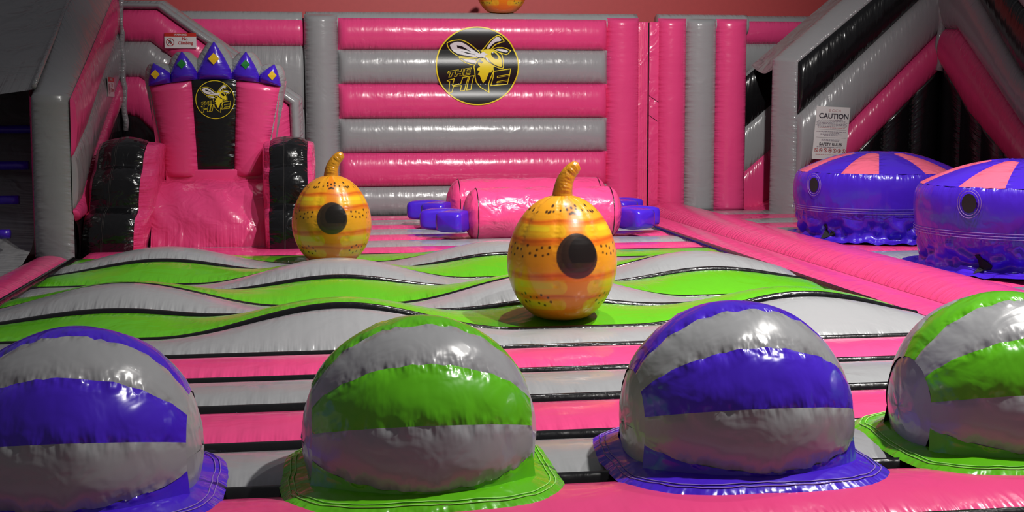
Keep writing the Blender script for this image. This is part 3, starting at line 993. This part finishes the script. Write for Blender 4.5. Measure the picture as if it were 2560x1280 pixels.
def roller(label, loc, xa, xb, R):
    t = thing('inflatable_roller', label, 'roller', loc, 'pink rollers with purple paddles')
    L = xb - xa
    n, k = 60, 40
    P = np.zeros((n, k, 3))
    for i in range(n):
        s = i / (n - 1)
        x = -L / 2 + L * s
        e = min(x + L / 2, L / 2 - x)
        rr = R * (1 - max(0, 1 - e / 0.16) ** 2.6 * 0.62)
        for j in range(k):
            a = 2 * PI * j / k
            w = 0.012 * noise.noise(Vector((x * 5, math.cos(a) * 2.2, math.sin(a) * 2.2 + loc[1]))) + 0.006 * math.sin(10 * x + 4 * math.sin(a * 2))
            q = rr + w
            P[i, j] = (x, q * math.cos(a), R + q * math.sin(a))
    V = P.reshape(-1, 3)
    F = grid_faces(n, k, False, True)
    V = np.vstack([V, [-L / 2 - 0.02, 0, R], [L / 2 + 0.02, 0, R]])
    for j in range(k):
        F.append((n * k, (j + 1) % k, j))
        F.append((n * k + 1, (n - 1) * k + j, (n - 1) * k + (j + 1) % k))
    uv = np.stack([np.repeat(np.linspace(0, L, n)[:, None], k, 1), np.full((n, k), 0.5)], -1).reshape(-1, 2)
    uv = np.vstack([uv, [0, .5], [0, .5]])
    raw('roller_body', V, F, 'pink_crumpled', t, uv, flip=True)
    for sx in (-1, 1):
        xq = sx * (L / 2 - 0.13)
        sweep('end_seam', [(xq, (R * 0.985 + 0.004) * math.cos(a), R + (R * 0.985 + 0.004) * math.sin(a)) for a in np.linspace(0, 2 * PI, 49)], 0.005, 0.005, 'black', t, up=(1, 0, 0), k=6, caps=False)
    # paddles: fan-shaped, fat, wider outside
    for sx in (-1, 1):
        for ang, ln_, r0 in ((18, 0.50, 0.0), (-52, 0.42, 0.0)):
            a = math.radians(ang)
            dx, dy = math.cos(a) * sx, math.sin(a)
            px, py = -dy, dx
            st, k2 = 14, 20
            root = np.array([sx * (L / 2 - 0.03), -0.02 if ang < 0 else 0.05])
            V = []
            for i in range(st):
                s = i / (st - 1)
                wd = 0.07 + 0.10 * s
                fat = 0.12 * (0.85 + 0.15 * math.sin(PI * s))
                d = ln_ * s
                if s > 0.88:
                    d = ln_ * (0.88 + 0.12 * math.sin((s - 0.88) / 0.12 * PI / 2))
                    sh = math.cos((s - 0.88) / 0.12 * PI / 2)
                    wd *= 0.62 + 0.38 * sh
                    fat *= 0.70 + 0.30 * sh
                for j in range(k2):
                    b = 2 * PI * j / k2
                    cb = math.copysign(abs(math.cos(b)) ** 0.35, math.cos(b))
                    sb_ = math.copysign(abs(math.sin(b)) ** 0.4, math.sin(b))
                    cx = root[0] + dx * d + px * cb * wd
                    cyy = root[1] + dy * d + py * cb * wd
                    V.append((cx, cyy, 0.235 + sb_ * fat))
            F = grid_faces(st, k2, False, True)
            V.append((root[0] + dx * ln_ * 1.0, root[1] + dy * ln_ * 1.0, 0.235))
            for j in range(k2):
                F.append((st * k2, (st - 1) * k2 + j, (st - 1) * k2 + (j + 1) % k2))
            raw('paddle', V, F, 'purple', t, np.zeros((len(V), 2)) + 0.5, flip=(sx < 0) ^ False)
    return t


roller('nearer of the two pink inflatable rollers with purple paddles, in front of the wall', (2.385, 13.9, 0.0), 1.51, 3.26, 0.29)
roller('farther pink inflatable roller with purple paddles, half hidden behind the nearer roller', (2.44, 15.3, 0.0), 1.46, 3.42, 0.305)

# ------------------------------------------------------------------ hive gourds
HP = np.array([(0.0, 0.0), (0.10, 0.0), (0.165, 0.012), (0.225, 0.05), (0.295, 0.13), (0.345, 0.24), (0.366, 0.36), (0.352, 0.48), (0.315, 0.59), (0.255, 0.69), (0.19, 0.755), (0.12, 0.795), (0.06, 0.81)])
HP = smooth_line(HP, 230, 2)
NT = 400
thv = np.linspace(-PI, PI, NT, endpoint=False)
gore = 1 - 0.012 * (1 - np.abs(np.cos(thv * 4)) ** 0.5)
Vh = np.zeros((len(HP), NT, 3))
rr = HP[:, 0][:, None] * (1 - 0.013 * np.abs(np.sin(thv * 4))[None] ** 8)
Vh[..., 0] = rr * np.sin(thv)[None]
Vh[..., 1] = -rr * np.cos(thv)[None]
Vh[..., 2] = HP[:, 1][:, None]
Zh = np.repeat(HP[:, 1][:, None], NT, 1)
Sh = np.repeat(thv[None], len(HP), 0) * 0.36
C = np.zeros((len(HP), NT, 3)) + np.array([0.80, 0.335, 0.012])


def paint(mask, rgb):
    global C
    C = C * (1 - mask[..., None]) + mask[..., None] * np.array(rgb)


def soft(d, w=0.006):
    return np.clip(0.5 - d / w, 0, 1)


aS = np.abs(((Sh + 0.565) % 1.13) - 0.565)       # two printed halves around the body
paint(soft(aS - 0.055 - 0.03 * (Zh < 0.3), 0.02), (0.80, 0.235, 0.008))
paint(soft(Zh - 0.10, 0.05), (0.76, 0.20, 0.008))
for zc, hw in ((0.655, 0.016), (0.535, 0.023), (0.315, 0.022), (0.18, 0.016)):
    wob_ = 0.006 * np.sin(Sh * 14)
    paint(soft(np.abs(Zh - zc + wob_) - hw, 0.012), (0.78, 0.20, 0.008))
    paint(soft(np.abs(Zh - zc - 0.2 * hw + wob_) - hw * 0.35, 0.008), (0.66, 0.13, 0.006))


def pill(sc, zc, hl, hh, rgb):
    dx = np.maximum(np.abs(aS - sc) - (hl - hh), 0)
    d = np.sqrt(dx ** 2 + (Zh - zc) ** 2) - hh
    paint(soft(d, 0.006), rgb)


pill(0.29, 0.600, 0.215, 0.036, (0.82, 0.45, 0.012))
pill(0.29, 0.612, 0.09, 0.014, (0.80, 0.55, 0.015))
pill(0.30, 0.246, 0.23, 0.042, (0.82, 0.44, 0.012))
pill(0.30, 0.258, 0.14, 0.020, (0.72, 0.52, 0.015))
pill(0.27, 0.125, 0.20, 0.032, (0.78, 0.43, 0.012))
pill(0.29, 0.130, 0.10, 0.015, (0.66, 0.52, 0.015))
rnd = random.Random(4)
dots = []
for s0, z0, n_, ws, wz in ((0.235, 0.475, 6, 0.055, 0.045), (0.37, 0.47, 4, 0.045, 0.045), (0.50, 0.475, 5, 0.045, 0.045), (0.25, 0.16, 6, 0.06, 0.04), (0.40, 0.17, 5, 0.05, 0.04)):
    for q in range(n_):
        a = 2 * PI * q / n_ + 0.4
        dots.append((s0 + ws * math.cos(a) * rnd.uniform(0.7, 1.1), z0 + wz * math.sin(a) * rnd.uniform(0.5, 1.1), rnd.uniform(0.007, 0.0105)))
for q in range(18):
    dots.append((rnd.uniform(-0.02, 0.565) if q > 2 else 0.03 * q, 0.705 + 0.05 * rnd.random(), rnd.uniform(0.007, 0.0095)))
for s0, z0, r0 in dots:
    st_ = 0.36 / np.maximum(0.05, np.repeat(HP[:, 0][:, None], NT, 1))
    d = np.sqrt(((aS - s0) / st_) ** 2 + (Zh - z0) ** 2) - r0
    paint(soft(d, 0.006), (0.05, 0.02, 0.006))
# round printed entrance
dh = np.sqrt((Sh * 1.0) ** 2 + (Zh - 0.447) ** 2)
paint(soft(dh - 0.142, 0.005), (0.050, 0.026, 0.014))
dh2 = np.sqrt((Sh - 0.012) ** 2 + (Zh - 0.460) ** 2)
paint(soft(dh2 - 0.122, 0.006), (0.032, 0.018, 0.011))
dh3 = np.maximum(np.sqrt((Sh - 0.035) ** 2 + (Zh - 0.47) ** 2) - 0.098, -(Zh - 0.405))
paint(soft(dh3, 0.006), (0.010, 0.007, 0.006))
Ca = np.concatenate([C, np.ones(C.shape[:2] + (1,))], -1)


def hive(label, loc, rz, sc=1.0):
    global HMESH
    t = thing('beehive_gourd', label, 'inflatable beehive', loc, 'orange inflatable beehives', rz)
    t.scale = (sc, sc, sc)
    if HMESH is None:
        uv = np.stack([np.repeat(HP[:, 1][:, None], NT, 1) * 1.0, 0.5 + 0.5 * np.repeat(np.abs(np.sin(thv * 4))[None] ** 6, len(HP), 0)], -1).reshape(-1, 2)
        body = raw('hive_body', Vh.reshape(-1, 3), grid_faces(len(HP), NT, False, True), 'hive_print', t, uv, attr=Ca.reshape(-1, 4))
        body.data.flip_normals()
        pth = smooth_line([(0.0, 0, 0.755), (0.004, 0, 0.86), (0.03, 0, 0.93), (0.075, 0, 0.985), (0.115, -0.01, 1.0)], 26, 2)
        tq = np.linspace(0, 1, 26)
        rx = 0.076 - 0.034 * tq ** 0.8
        rx[-3:] *= (0.95, 0.8, 0.55)
        stem = sweep('stem', pth, rx, rx, 'stem', t, up=(0, 1, 0), k=16)
        seam = []
        for a in (0, 1, 2, 3, 4, 5, 6, 7):
            th_ = a * PI / 4 + PI / 8 * 0
            pts = [(HP[i, 0] * math.sin(th_), -HP[i, 0] * math.cos(th_), HP[i, 1]) for i in range(24, len(HP), 5)]
            seam.append(pts)
        HMESH = (body.data, stem.data)
    else:
        for nm, d in zip(('hive_body', 'stem'), HMESH):
            link(bpy.data.objects.new(nm, d), t)
    return t


HMESH = None
hive('large orange beehive gourd with black entrance standing nearest, in the dip of the humps', (1.535, 8.2, bed_z(1.535, 8.2) - 0.01), math.radians(6))
hive('orange beehive gourd standing in front of the throne armrest, on the wavy floor', (0.065, 11.8, bed_z(0.065, 11.8) - 0.01), math.radians(0))
hive('orange beehive gourd perched on top of the back wall, only its base visible', (2.45, 17.58, 2.74), math.radians(-4), 1.0)

# ------------------------------------------------------------------ striped half-ball bumpers
BR, BZ, BC = 0.460, 0.164, 0.412


def bumper(label, x, y, main, sc=1.0, seed=0):
    t = thing('ball_bumper', label, 'bumper', (x, y, 0.055), 'striped half-ball bumpers along the front')
    t.scale = (sc, sc, sc)
    bnd = [-30, -13, 17, 47, 77, 107, 137, 167, 193, 210]
    nu = 37
    us = np.linspace(-BC, BC, nu)
    for k in range(len(bnd) - 1):
        f0, f1 = math.radians(bnd[k]), math.radians(bnd[k + 1])
        m = max(5, int((bnd[k + 1] - bnd[k]) / 2.4))
        P = np.zeros((nu, m, 3))
        UV = np.zeros((nu, m, 2))
        for i, u in enumerate(us):
            r = math.sqrt(BR * BR - u * u)
            for j in range(m):
                c = j / (m - 1)
                f = f0 * (1 - c) + f1 * c
                seam = 1 - 0.016 * (1 - math.sin(PI * c)) ** 2 if (bnd[k + 1] - bnd[k]) > 20 else 1 - 0.016
                w = 0.008 * noise.noise(Vector((u * 5 + seed * 3.1, math.cos(f) * 3.3, math.sin(f) * 3.3 + seed)))
                w += 0.005 * math.sin(u * 60 + 5 * noise.noise(Vector((u * 9, f * 3, seed)))) * abs(math.cos(PI * c)) ** 6
                q = r * seam + w
                z = BZ + q * math.sin(f)
                P[i, j] = (u, -q * math.cos(f), max(z, -0.004))
                if k in (0, len(bnd) - 2):
                    # base panel hangs from the lowest seam down to the floor, flaring a little
                    fs = f1 if k == 0 else f0
                    tq = (1 - c) if k == 0 else c
                    qs = r * (1 - 0.016)
                    zs = BZ + qs * math.sin(fs)
                    ys_ = -qs * math.cos(fs)
                    fl = 0.022
                    P[i, j] = (u * (1 + 0.03 * tq), ys_ + math.copysign(fl, ys_) * tq ** 1.5 + w * tq, zs * (1 - tq) + 0.004)
                UV[i, j] = (u, c)
        cl = main if k % 2 == 0 else 'grey'
        grid('gore_panel', P, cl + '_crumpled', t, UV, flip=False)
    # end caps
    for sx in (-1, 1):
        rc = math.sqrt(BR * BR - BC * BC)
        nr, na = 8, 40
        V = []
        for i in range(nr):
            rho = i / (nr - 1)
            for j in range(na):
                a = 2 * PI * j / (na - 1)
                pr = rc * rho * (1 - 0.02 * abs(math.sin(a * 3)))
                w = 0.008 * noise.noise(Vector((rho * 3, a * 2, sx + seed)))
                V.append((sx * (BC + 0.045 * (1 - rho ** 2) - 0.004 + w * (1 - rho)), -pr * math.cos(a), max(BZ + pr * math.sin(a), 0.0)))
        F = grid_faces(nr, na)
        # chord fill below the cap centre down to the floor comes from the clamped fan
        raw('end_cap', V, F, 'grey_crumpled', t, np.zeros((len(V), 2)) + 0.5, flip=(sx < 0))
    # skirt lying on the floor
    na, nr = 96, 9
    V = np.zeros((na, nr, 3))
    for i in range(na):
        a = 2 * PI * i / na
        ca, sa = math.cos(a), math.sin(a)
        pw_ = 2.6
        base = 1.0 / ((abs(ca) / 0.455) ** pw_ + (abs(sa) / 0.470) ** pw_) ** (1 / pw_)
        base_in = base - 0.16
        out = 1.0 / ((abs(ca) / 0.535) ** 3.6 + (abs(sa) / (0.53 if sa < 0 else 0.55)) ** 3.6) ** (1 / 3.6)
        out += 0.012 * noise.noise(Vector((ca * 4, sa * 4, seed + 9)))
        for j in range(nr):
            s = j / (nr - 1)
            rr_ = base_in * (1 - s) + out * s
            sl_ = max(0.0, min(1.0, (rr_ - base + 0.02) / (out - base + 0.02)))
            z = 0.028 * (1 - sl_) ** 2 + 0.010 + max(0.0, bed_z(x + sc * rr_ * ca, y + sc * rr_ * sa) - 0.055) + 0.010 * max(0, noise.noise(Vector((ca * 5 * (1 + s), sa * 5 * (1 + s), seed + 3)))) * s
            if s > 0.95:
                z = max(0.0, bed_z(x + sc * rr_ * ca, y + sc * rr_ * sa) - 0.055) - 0.004
            V[i, j] = (rr_ * ca, rr_ * sa, z)
    sk = grid('skirt', V, main + '_crumpled', t, cu=True, flip=True)
    for s in (0.78, 0.86):
        j0 = s * (nr - 1)
        pts = V[:, int(j0)] * (1 - (j0 % 1)) + V[:, int(j0) + 1] * (j0 % 1)
        pts = np.vstack([pts, pts[:1]]) + [0, 0, 0.003]
        sweep('stitch_line', pts, 0.0022, 0.0022, 'thread' if main == 'purple' else 'thread_green', sk, k=4, caps=False)
    return t


bumper('purple and grey striped ball bumper cut off at the left edge of the picture', -0.884, 4.631, 'purple', 0.961, 1)
bumper('whole green and grey striped ball bumper, second from the left', 0.336, 4.679, 'green', 0.961, 2)
bumper('whole purple and grey striped ball bumper, third from the left', 1.566, 4.717, 'purple', 0.990, 3)
bumper('green and grey striped ball bumper cut off at the right edge of the picture', 2.719, 4.775, 'green', 0.990, 4)

# ------------------------------------------------------------------ drums


def drum(label, x, y, sc, rot, eye_a, hole_a, seed):
    t = thing('drum_pod', label, 'inflatable drum', (x, y, 0.005), 'purple drums with pink wedge tops')
    R = 0.88 * sc
    z0, z1, zc = 0.34 * sc, 0.745 * sc, 0.955 * sc
    # side band
    na = 96
    prof_b = [(R * 0.985, z0), (R * 1.0, z0 + 0.05), (R * 1.02, (z0 + z1) / 2), (R * 1.01, z1 - 0.08), (R * 0.985, z1 - 0.02), (R * 0.955, z1 + 0.012)]
    pb = smooth_line(prof_b, 14, 1)
    V = np.zeros((na, len(pb), 3))
    for i in range(na):
        a = 2 * PI * i / na
        for j, (r, z) in enumerate(pb):
            w = 0.006 * noise.noise(Vector((math.cos(a) * 5, math.sin(a) * 5, z * 5 + seed)))
            w += 0.010 * max(0, (z - z1 + 0.1) / 0.1) * math.sin(a * 34 + 3 * noise.noise(Vector((a * 4, 0, seed)))) * 0.5
            V[i, j] = ((r + w) * math.cos(a), (r + w) * math.sin(a), z)
    UVb = np.stack([np.repeat((np.arange(na) * 2 * PI / na * R)[:, None], len(pb), 1), np.repeat(np.linspace(0, 1, len(pb))[None], na, 0)], -1)
    band = grid('side_band', V, 'purple', t, UVb, cu=True, flip=False)
    # top wedges
    hub = 0.16
    for k in range(12):
        a0, a1 = rot + k * PI / 6, rot + (k + 1) * PI / 6
        if k % 2 == 0:
            a0 -= 0.03
            a1 += 0.03
        else:
            a0 += 0.03
            a1 -= 0.03
        nr, m = 16, 12
        P = np.zeros((nr, m, 3))
        for i in range(nr):
            s = hub + (1 - hub) * i / (nr - 1)
            for j in range(m):
                a = a0 + (a1 - a0) * j / (m - 1)
                zz = z1 + 0.01 + (zc - z1) * (1 - s ** 2.1)
                zz += 0.010 * math.sin(PI * j / (m - 1)) * math.sin(PI * s) + 0.006 * math.sin(a * 60) * max(0, s - 0.8) * 5 * 0.4
                P[i, j] = (R * 0.96 * s * math.cos(a), R * 0.96 * s * math.sin(a), zz)
        if k % 2 == 0:
            grid('top_wedge', P, 'purple', t)
        else:
            grid('top_wedge', P, ['pink_light', 'purple'], t, midx=[1 if i < 3 else 0 for i in range(nr - 1) for j in range(m - 1)])
    Vc = [(R * 0.96 * hub * math.cos(2 * PI * j / 36), R * 0.96 * hub * math.sin(2 * PI * j / 36), z1 + 0.011 + (zc - z1) * (1 - hub ** 2.1)) for j in range(36)] + [(0, 0, zc + 0.012)]
    raw('top_hub', Vc, [(36, j, (j + 1) % 36) for j in range(36)], 'purple', t, np.zeros((37, 2)) + .5)
    # zip band
    for dz in (0.0, 0.022, 0.045):
        sweep('stitch_line', [((R * 0.995 + 0.012) * math.cos(a), (R * 0.995 + 0.012) * math.sin(a), z0 + 0.012 + dz) for a in np.linspace(0, 2 * PI, 97)], 0.0025, 0.0025, 'thread', t, k=4, caps=False)
    # crumpled skirt
    pr = smooth_line([(R * 0.985, z0 + 0.005), (R * 0.975, z0 - 0.05), (R * 0.93, z0 * 0.55), (R * 0.90, z0 * 0.33), (R * 0.95, z0 * 0.18), (R * 1.04, 0.06), (R * 1.13, 0.045)], 26, 1)
    na = 220
    V = np.zeros((na, len(pr), 3))
    for i in range(na):
        a = 2 * PI * i / na
        for j, (r, z) in enumerate(pr):
            s = j / (len(pr) - 1)
            amp = 0.075 * math.sin(PI * min(1, s * 1.1)) ** 1.0 + 0.03 * s
            f1 = noise.noise(Vector((math.cos(a) * 4.5, math.sin(a) * 4.5, z * 7 + seed)))
            f2 = noise.noise(Vector((math.cos(a) * 11, math.sin(a) * 11, z * 12 + seed)))
            w = amp * (abs(f1) * 1.2 - 0.25 + 0.4 * f2)
            zz = z + (0.025 * noise.noise(Vector((math.cos(a) * 9, math.sin(a) * 9, seed + 5))) + 0.012 if s > 0.75 else 0)
            V[i, j] = ((r + w) * math.cos(a), (r + w) * math.sin(a), max(zz, 0.040))
    skirt_v = V
    sk = grid('skirt', V, 'purple_crumpled', t, cu=True)
    # vent with stitched ring
    ze = z0 + 0.29 * sc
    er = 0.062 * sc

    def on_side(a0, du, dz, off, zz):
        a = a0 + du / R
        return ((R * 1.022 + off) * math.cos(a), (R * 1.022 + off) * math.sin(a), zz + dz)
    Vv = [on_side(eye_a, er * math.cos(b), 1.25 * er * math.sin(b), 0.006, ze) for b in np.linspace(0, 2 * PI, 28, endpoint=False)] + [on_side(eye_a, 0, 0, 0.006, ze)]
    v = raw('vent', Vv, [(28, j, (j + 1) % 28) for j in range(28)], 'mesh_dark', t, smooth=False)
    for f in (1.32, 1.62):
        sweep('vent_stitch', [on_side(eye_a, f * er * math.cos(b), f * 1.18 * er * math.sin(b), 0.006, ze) for b in np.linspace(0, 2 * PI, 33)], 0.0025, 0.0025, 'thread', v, up=(0.3, 0.2, 1), k=4, caps=False)
    # torn-looking drain hole low on the skirt
    shape = [(-0.07, 0.075), (-0.03, 0.085), (-0.01, 0.05), (0.05, 0.01), (0.085, -0.02), (0.07, -0.055), (0.02, -0.06), (-0.02, -0.085), (-0.035, -0.03), (-0.05, 0.03)]
    Vh_ = []
    zh = z0 * 0.42
    for off in (0.012, -0.05):
        for du, dz in shape:
            a = (hole_a + du * sc / R) % (2 * PI)
            row = skirt_v[int(round(a / (2 * PI) * na)) % na]
            zt_ = zh + dz * sc * 0.85
            jj = int(np.argmin(np.abs(row[:, 2] - zt_)))
            rad = math.hypot(row[jj, 0], row[jj, 1]) + off
            Vh_.append((rad * math.cos(a), rad * math.sin(a), zt_))
    nS = len(shape)
    raw('drain_hole', Vh_, [tuple(range(nS - 1, -1, -1))] + [(j, (j + 1) % nS, nS + (j + 1) % nS, nS + j) for j in range(nS)], 'mesh_dark', t, smooth=False)
    return t


drum('farther purple drum with pink wedge top, standing before the caution poster', 5.94, 13.15, 1.0, math.radians(-112), math.radians(200), math.radians(209), 2)
drum('nearer purple drum with pink wedge top, cut off by the right edge', 5.99, 10.3, 1.02, math.radians(-128), math.radians(213), math.radians(219), 7)


# ------------------------------------------------------------------ signs
def text_mesh(name, body, size, mat, parent, mtx, bold=0.0, align='CENTER', xs=1.0):
    cu = bpy.data.curves.new(name, 'FONT')
    cu.body = body
    cu.size = size
    cu.align_x = align
    cu.align_y = 'CENTER'
    cu.offset = bold
    cu.resolution_u = 3
    tmp = bpy.data.objects.new(name, cu)
    col.objects.link(tmp)
    dg = bpy.context.evaluated_depsgraph_get()
    dg.update()
    me = bpy.data.meshes.new_from_object(tmp.evaluated_get(dg))
    bpy.data.objects.remove(tmp)
    bpy.data.curves.remove(cu)
    me.transform(Matrix.Diagonal((xs, 1, 1, 1)))
    me.materials.clear()
    me.materials.append(MATS[mat])
    me.name = name
    o = bpy.data.objects.new(name, me)
    link(o, parent)
    o.matrix_local = mtx
    return o


FACE = Matrix(((1, 0, 0, 0), (0, 0, -1, 0), (0, 1, 0, 0), (0, 0, 0, 1)))     # sign plane: x right, z up, faces -y


def tm(x, z, off=0.006):
    return Matrix.Translation((x, -off, z)) @ FACE


def rect(name, x0, x1, z0, z1, mat, parent, off=0.004):
    return raw(name, [(x0, -off, z0), (x1, -off, z0), (x1, -off, z1), (x0, -off, z1)], [(0, 1, 2, 3)], mat, parent, smooth=False)


def ring_mesh(name, cx, cz, r0, r1, mat, parent, off, n=28, slash=True):
    V, F = [], []
    for i in range(n):
        a = 2 * PI * i / n
        V += [(cx + r0 * math.cos(a), -off, cz + r0 * math.sin(a)), (cx + r1 * math.cos(a), -off, cz + r1 * math.sin(a))]
    for i in range(n):
        j = (i + 1) % n
        F.append((2 * i, 2 * i + 1, 2 * j + 1, 2 * j))
    if slash:
        w = (r1 - r0) * 0.5
        c = math.sqrt(0.5)
        b = len(V)
        V += [(cx - r1 * c - w * c, -off - .0005, cz + r1 * c - w * c), (cx + r1 * c - w * c, -off - .0005, cz - r1 * c - w * c), (cx + r1 * c + w * c, -off - .0005, cz - r1 * c + w * c), (cx - r1 * c + w * c, -off - .0005, cz + r1 * c + w * c)]
        F.append((b, b + 1, b + 2, b + 3))
    return raw(name, V, F, mat, parent, smooth=False)


def climber(parent, cx, cz, s, off):
    def limb(pts, w):
        sweep_pts = [(cx + x * s, -off, cz + z * s) for x, z in pts]
        V, F = [], []
        for (x, y, z), (x2, y2, z2) in zip(sweep_pts[:-1], sweep_pts[1:]):
            d = Vector((x2 - x, 0, z2 - z)).normalized()
            nn = Vector((-d.z, 0, d.x)) * w * s
            b = len(V)
            V += [(x - nn.x - d.x * w * s * .6, y, z - nn.z - d.z * w * s * .6), (x2 - nn.x, y, z2 - nn.z), (x2 + nn.x, y, z2 + nn.z), (x + nn.x - d.x * w * s * .6, y, z + nn.z - d.z * w * s * .6)]
            F.append((b, b + 1, b + 2, b + 3))
        return V, F
    V, F = [], []
    for pts, w in (([(0.0, 0.35), (0.05, -0.15)], 0.13), ([(0, 0.3), (-0.35, 0.5)], 0.07), ([(0.05, 0.3), (0.35, 0.05), (0.45, -0.25)], 0.07), ([(0.05, -0.1), (-0.35, -0.15), (-0.45, -0.4)], 0.08), ([(0.05, -0.1), (0.05, -0.6)], 0.08)):
        v, f = limb(pts, w)
        b = len(V)
        V += v
        F += [tuple(i + b for i in q) for q in f]
    b = len(V)
    V += [(cx + (0.1 + 0.14 * math.cos(a)) * s, -off, cz + (0.58 + 0.14 * math.sin(a)) * s) for a in np.linspace(0, 2 * PI, 12, endpoint=False)]
    F.append(tuple(range(b, b + 12)))
    return raw('climber_symbol', V, F, 'sign_dark', parent, smooth=False)


def warning_sign(label, loc, rot, w, h):
    s = thing('warning_sign', label, 'sign', loc, 'no climbing signs')
    s.rotation_euler = rot
    rect('sign_board', -w / 2, w / 2, -h / 2, h / 2, 'sign_white', s, 0.0)
    box('sign_backing', (-w / 2, 0.001, -h / 2), (w / 2, 0.006, h / 2), 'sign_white', s)
    rect('sign_header', -w / 2, w / 2, h / 2 - 0.23 * h, h / 2, 'sign_red', s, 0.002)
    text_mesh('header_lettering', 'WARNING', 0.17 * h, 'sign_white', s, tm(0.0, h * 0.38, 0.004), 0.0008)
    text_mesh('sign_lettering', 'No', 0.27 * h, 'sign_text_red', s, tm(w * 0.14, h * 0.11, 0.003), 0.0012)
    text_mesh('sign_lettering', 'Climbing', 0.27 * h, 'sign_text_red', s, tm(w * 0.155, -h * 0.16, 0.003), 0.0012)
    climber(s, -w * 0.32, -h * 0.10, h * 0.24, 0.003)
    ring_mesh('prohibition_ring', -w * 0.32, -h * 0.10, h * 0.225, h * 0.265, 'sign_text_red', s, 0.004)
    return s


warning_sign('white and red No Climbing warning sign facing the viewer above the throne crown', (-1.66, BY - 0.125, 2.265), (math.radians(0), 0, 0), 0.37, 0.175 * 1.03)
warning_sign('narrow No Climbing warning sign seen edge-on on the left slide wall', (AX + 0.058, 15.0, 1.70), (0, 0, math.radians(90)), 0.42, 0.215)

cp = thing('caution_poster', 'white caution poster with safety rules on the grey slide wall above the drum', 'poster', (6.70, YC - 0.17, 1.11))
cp.rotation_euler = (0, 0.05, 0)
pw, ph = 0.47, 0.70
npx, npz = 14, 18


def poster_y(u, w):
    return 0.012 * math.sin(PI * u * 1.5) * (1 - w) + 0.015 * (1 - w) ** 2


V = []
for i in range(npx):
    for j in range(npz):
        u, w = i / (npx - 1), j / (npz - 1)
        V.append((-pw / 2 + u * pw + 0.02 * (w - 0.5), 0.0, -ph / 2 + w * ph))
raw('poster_sheet', V, grid_faces(npx, npz), 'sign_white', cp, flip=True)
box('poster_backing', (-pw / 2 + .01, 0.001, -ph / 2), (pw / 2 - .01, 0.005, ph / 2), 'sign_white', cp)
plain('faded_red', (0.60, 0.36, 0.36), 0.5)
plain('faded_grey', (0.32, 0.30, 0.34), 0.5)
text_mesh('poster_header', 'S OCH', 0.046, 'faded_red', cp, tm(0.03, 0.30), 0.0, xs=1.25)
text_mesh('poster_title', 'CAUTION', 0.092, 'sign_dark', cp, tm(0.02, 0.225), 0.0022)
rows = [(0.175, 0.15, 'faded_grey'), (0.158, 0.20, 'faded_grey'), (0.141, 0.215, 'faded_grey'), (0.124, 0.21, 'faded_grey'), (0.107, 0.225, 'faded_grey'), (0.09, 0.2, 'faded_grey'), (0.073, 0.19, 'faded_red'),
        (0.02, 0.21, 'faded_grey'), (0.003, 0.12, 'faded_grey'), (-0.014, 0.15, 'faded_grey'), (-0.031, 0.1, 'faded_grey'), (-0.085, 0.13, 'faded_grey'), (-0.10, 0.13, 'faded_grey'), (-0.185, 0.19, 'faded_grey'), (-0.285, 0.2, 'faded_red')]
for z, hw, mm in rows:
    V, F = [], []
    x = -hw
    while x < hw - 0.01:
        ln2 = rnd.uniform(0.014, 0.034)
        b = len(V)
        V += [(x, -0.004, z - 0.0035), (min(x + ln2, hw), -0.004, z - 0.0035), (min(x + ln2, hw), -0.004, z + 0.0035), (x, -0.004, z + 0.0035)]
        F.append((b, b + 1, b + 2, b + 3))
        x += ln2 + 0.006
    raw('text_line', V, F, mm, cp, smooth=False)
for z in (0.048, -0.06):
    rect('poster_rule', -0.21, 0.21, z, z + 0.002, 'faded_grey', cp)
text_mesh('poster_subtitle', 'SAFETY RULES', 0.050, 'sign_dark', cp, tm(0.0, -0.148), 0.0012)
for k in range(7):
    ring_mesh('prohibition_ring', -0.195 + 0.065 * k, -0.228, 0.021, 0.026, 'sign_text_red', cp, 0.004, 18)
    climber(cp, -0.195 + 0.065 * k, -0.228, 0.02, 0.0035)
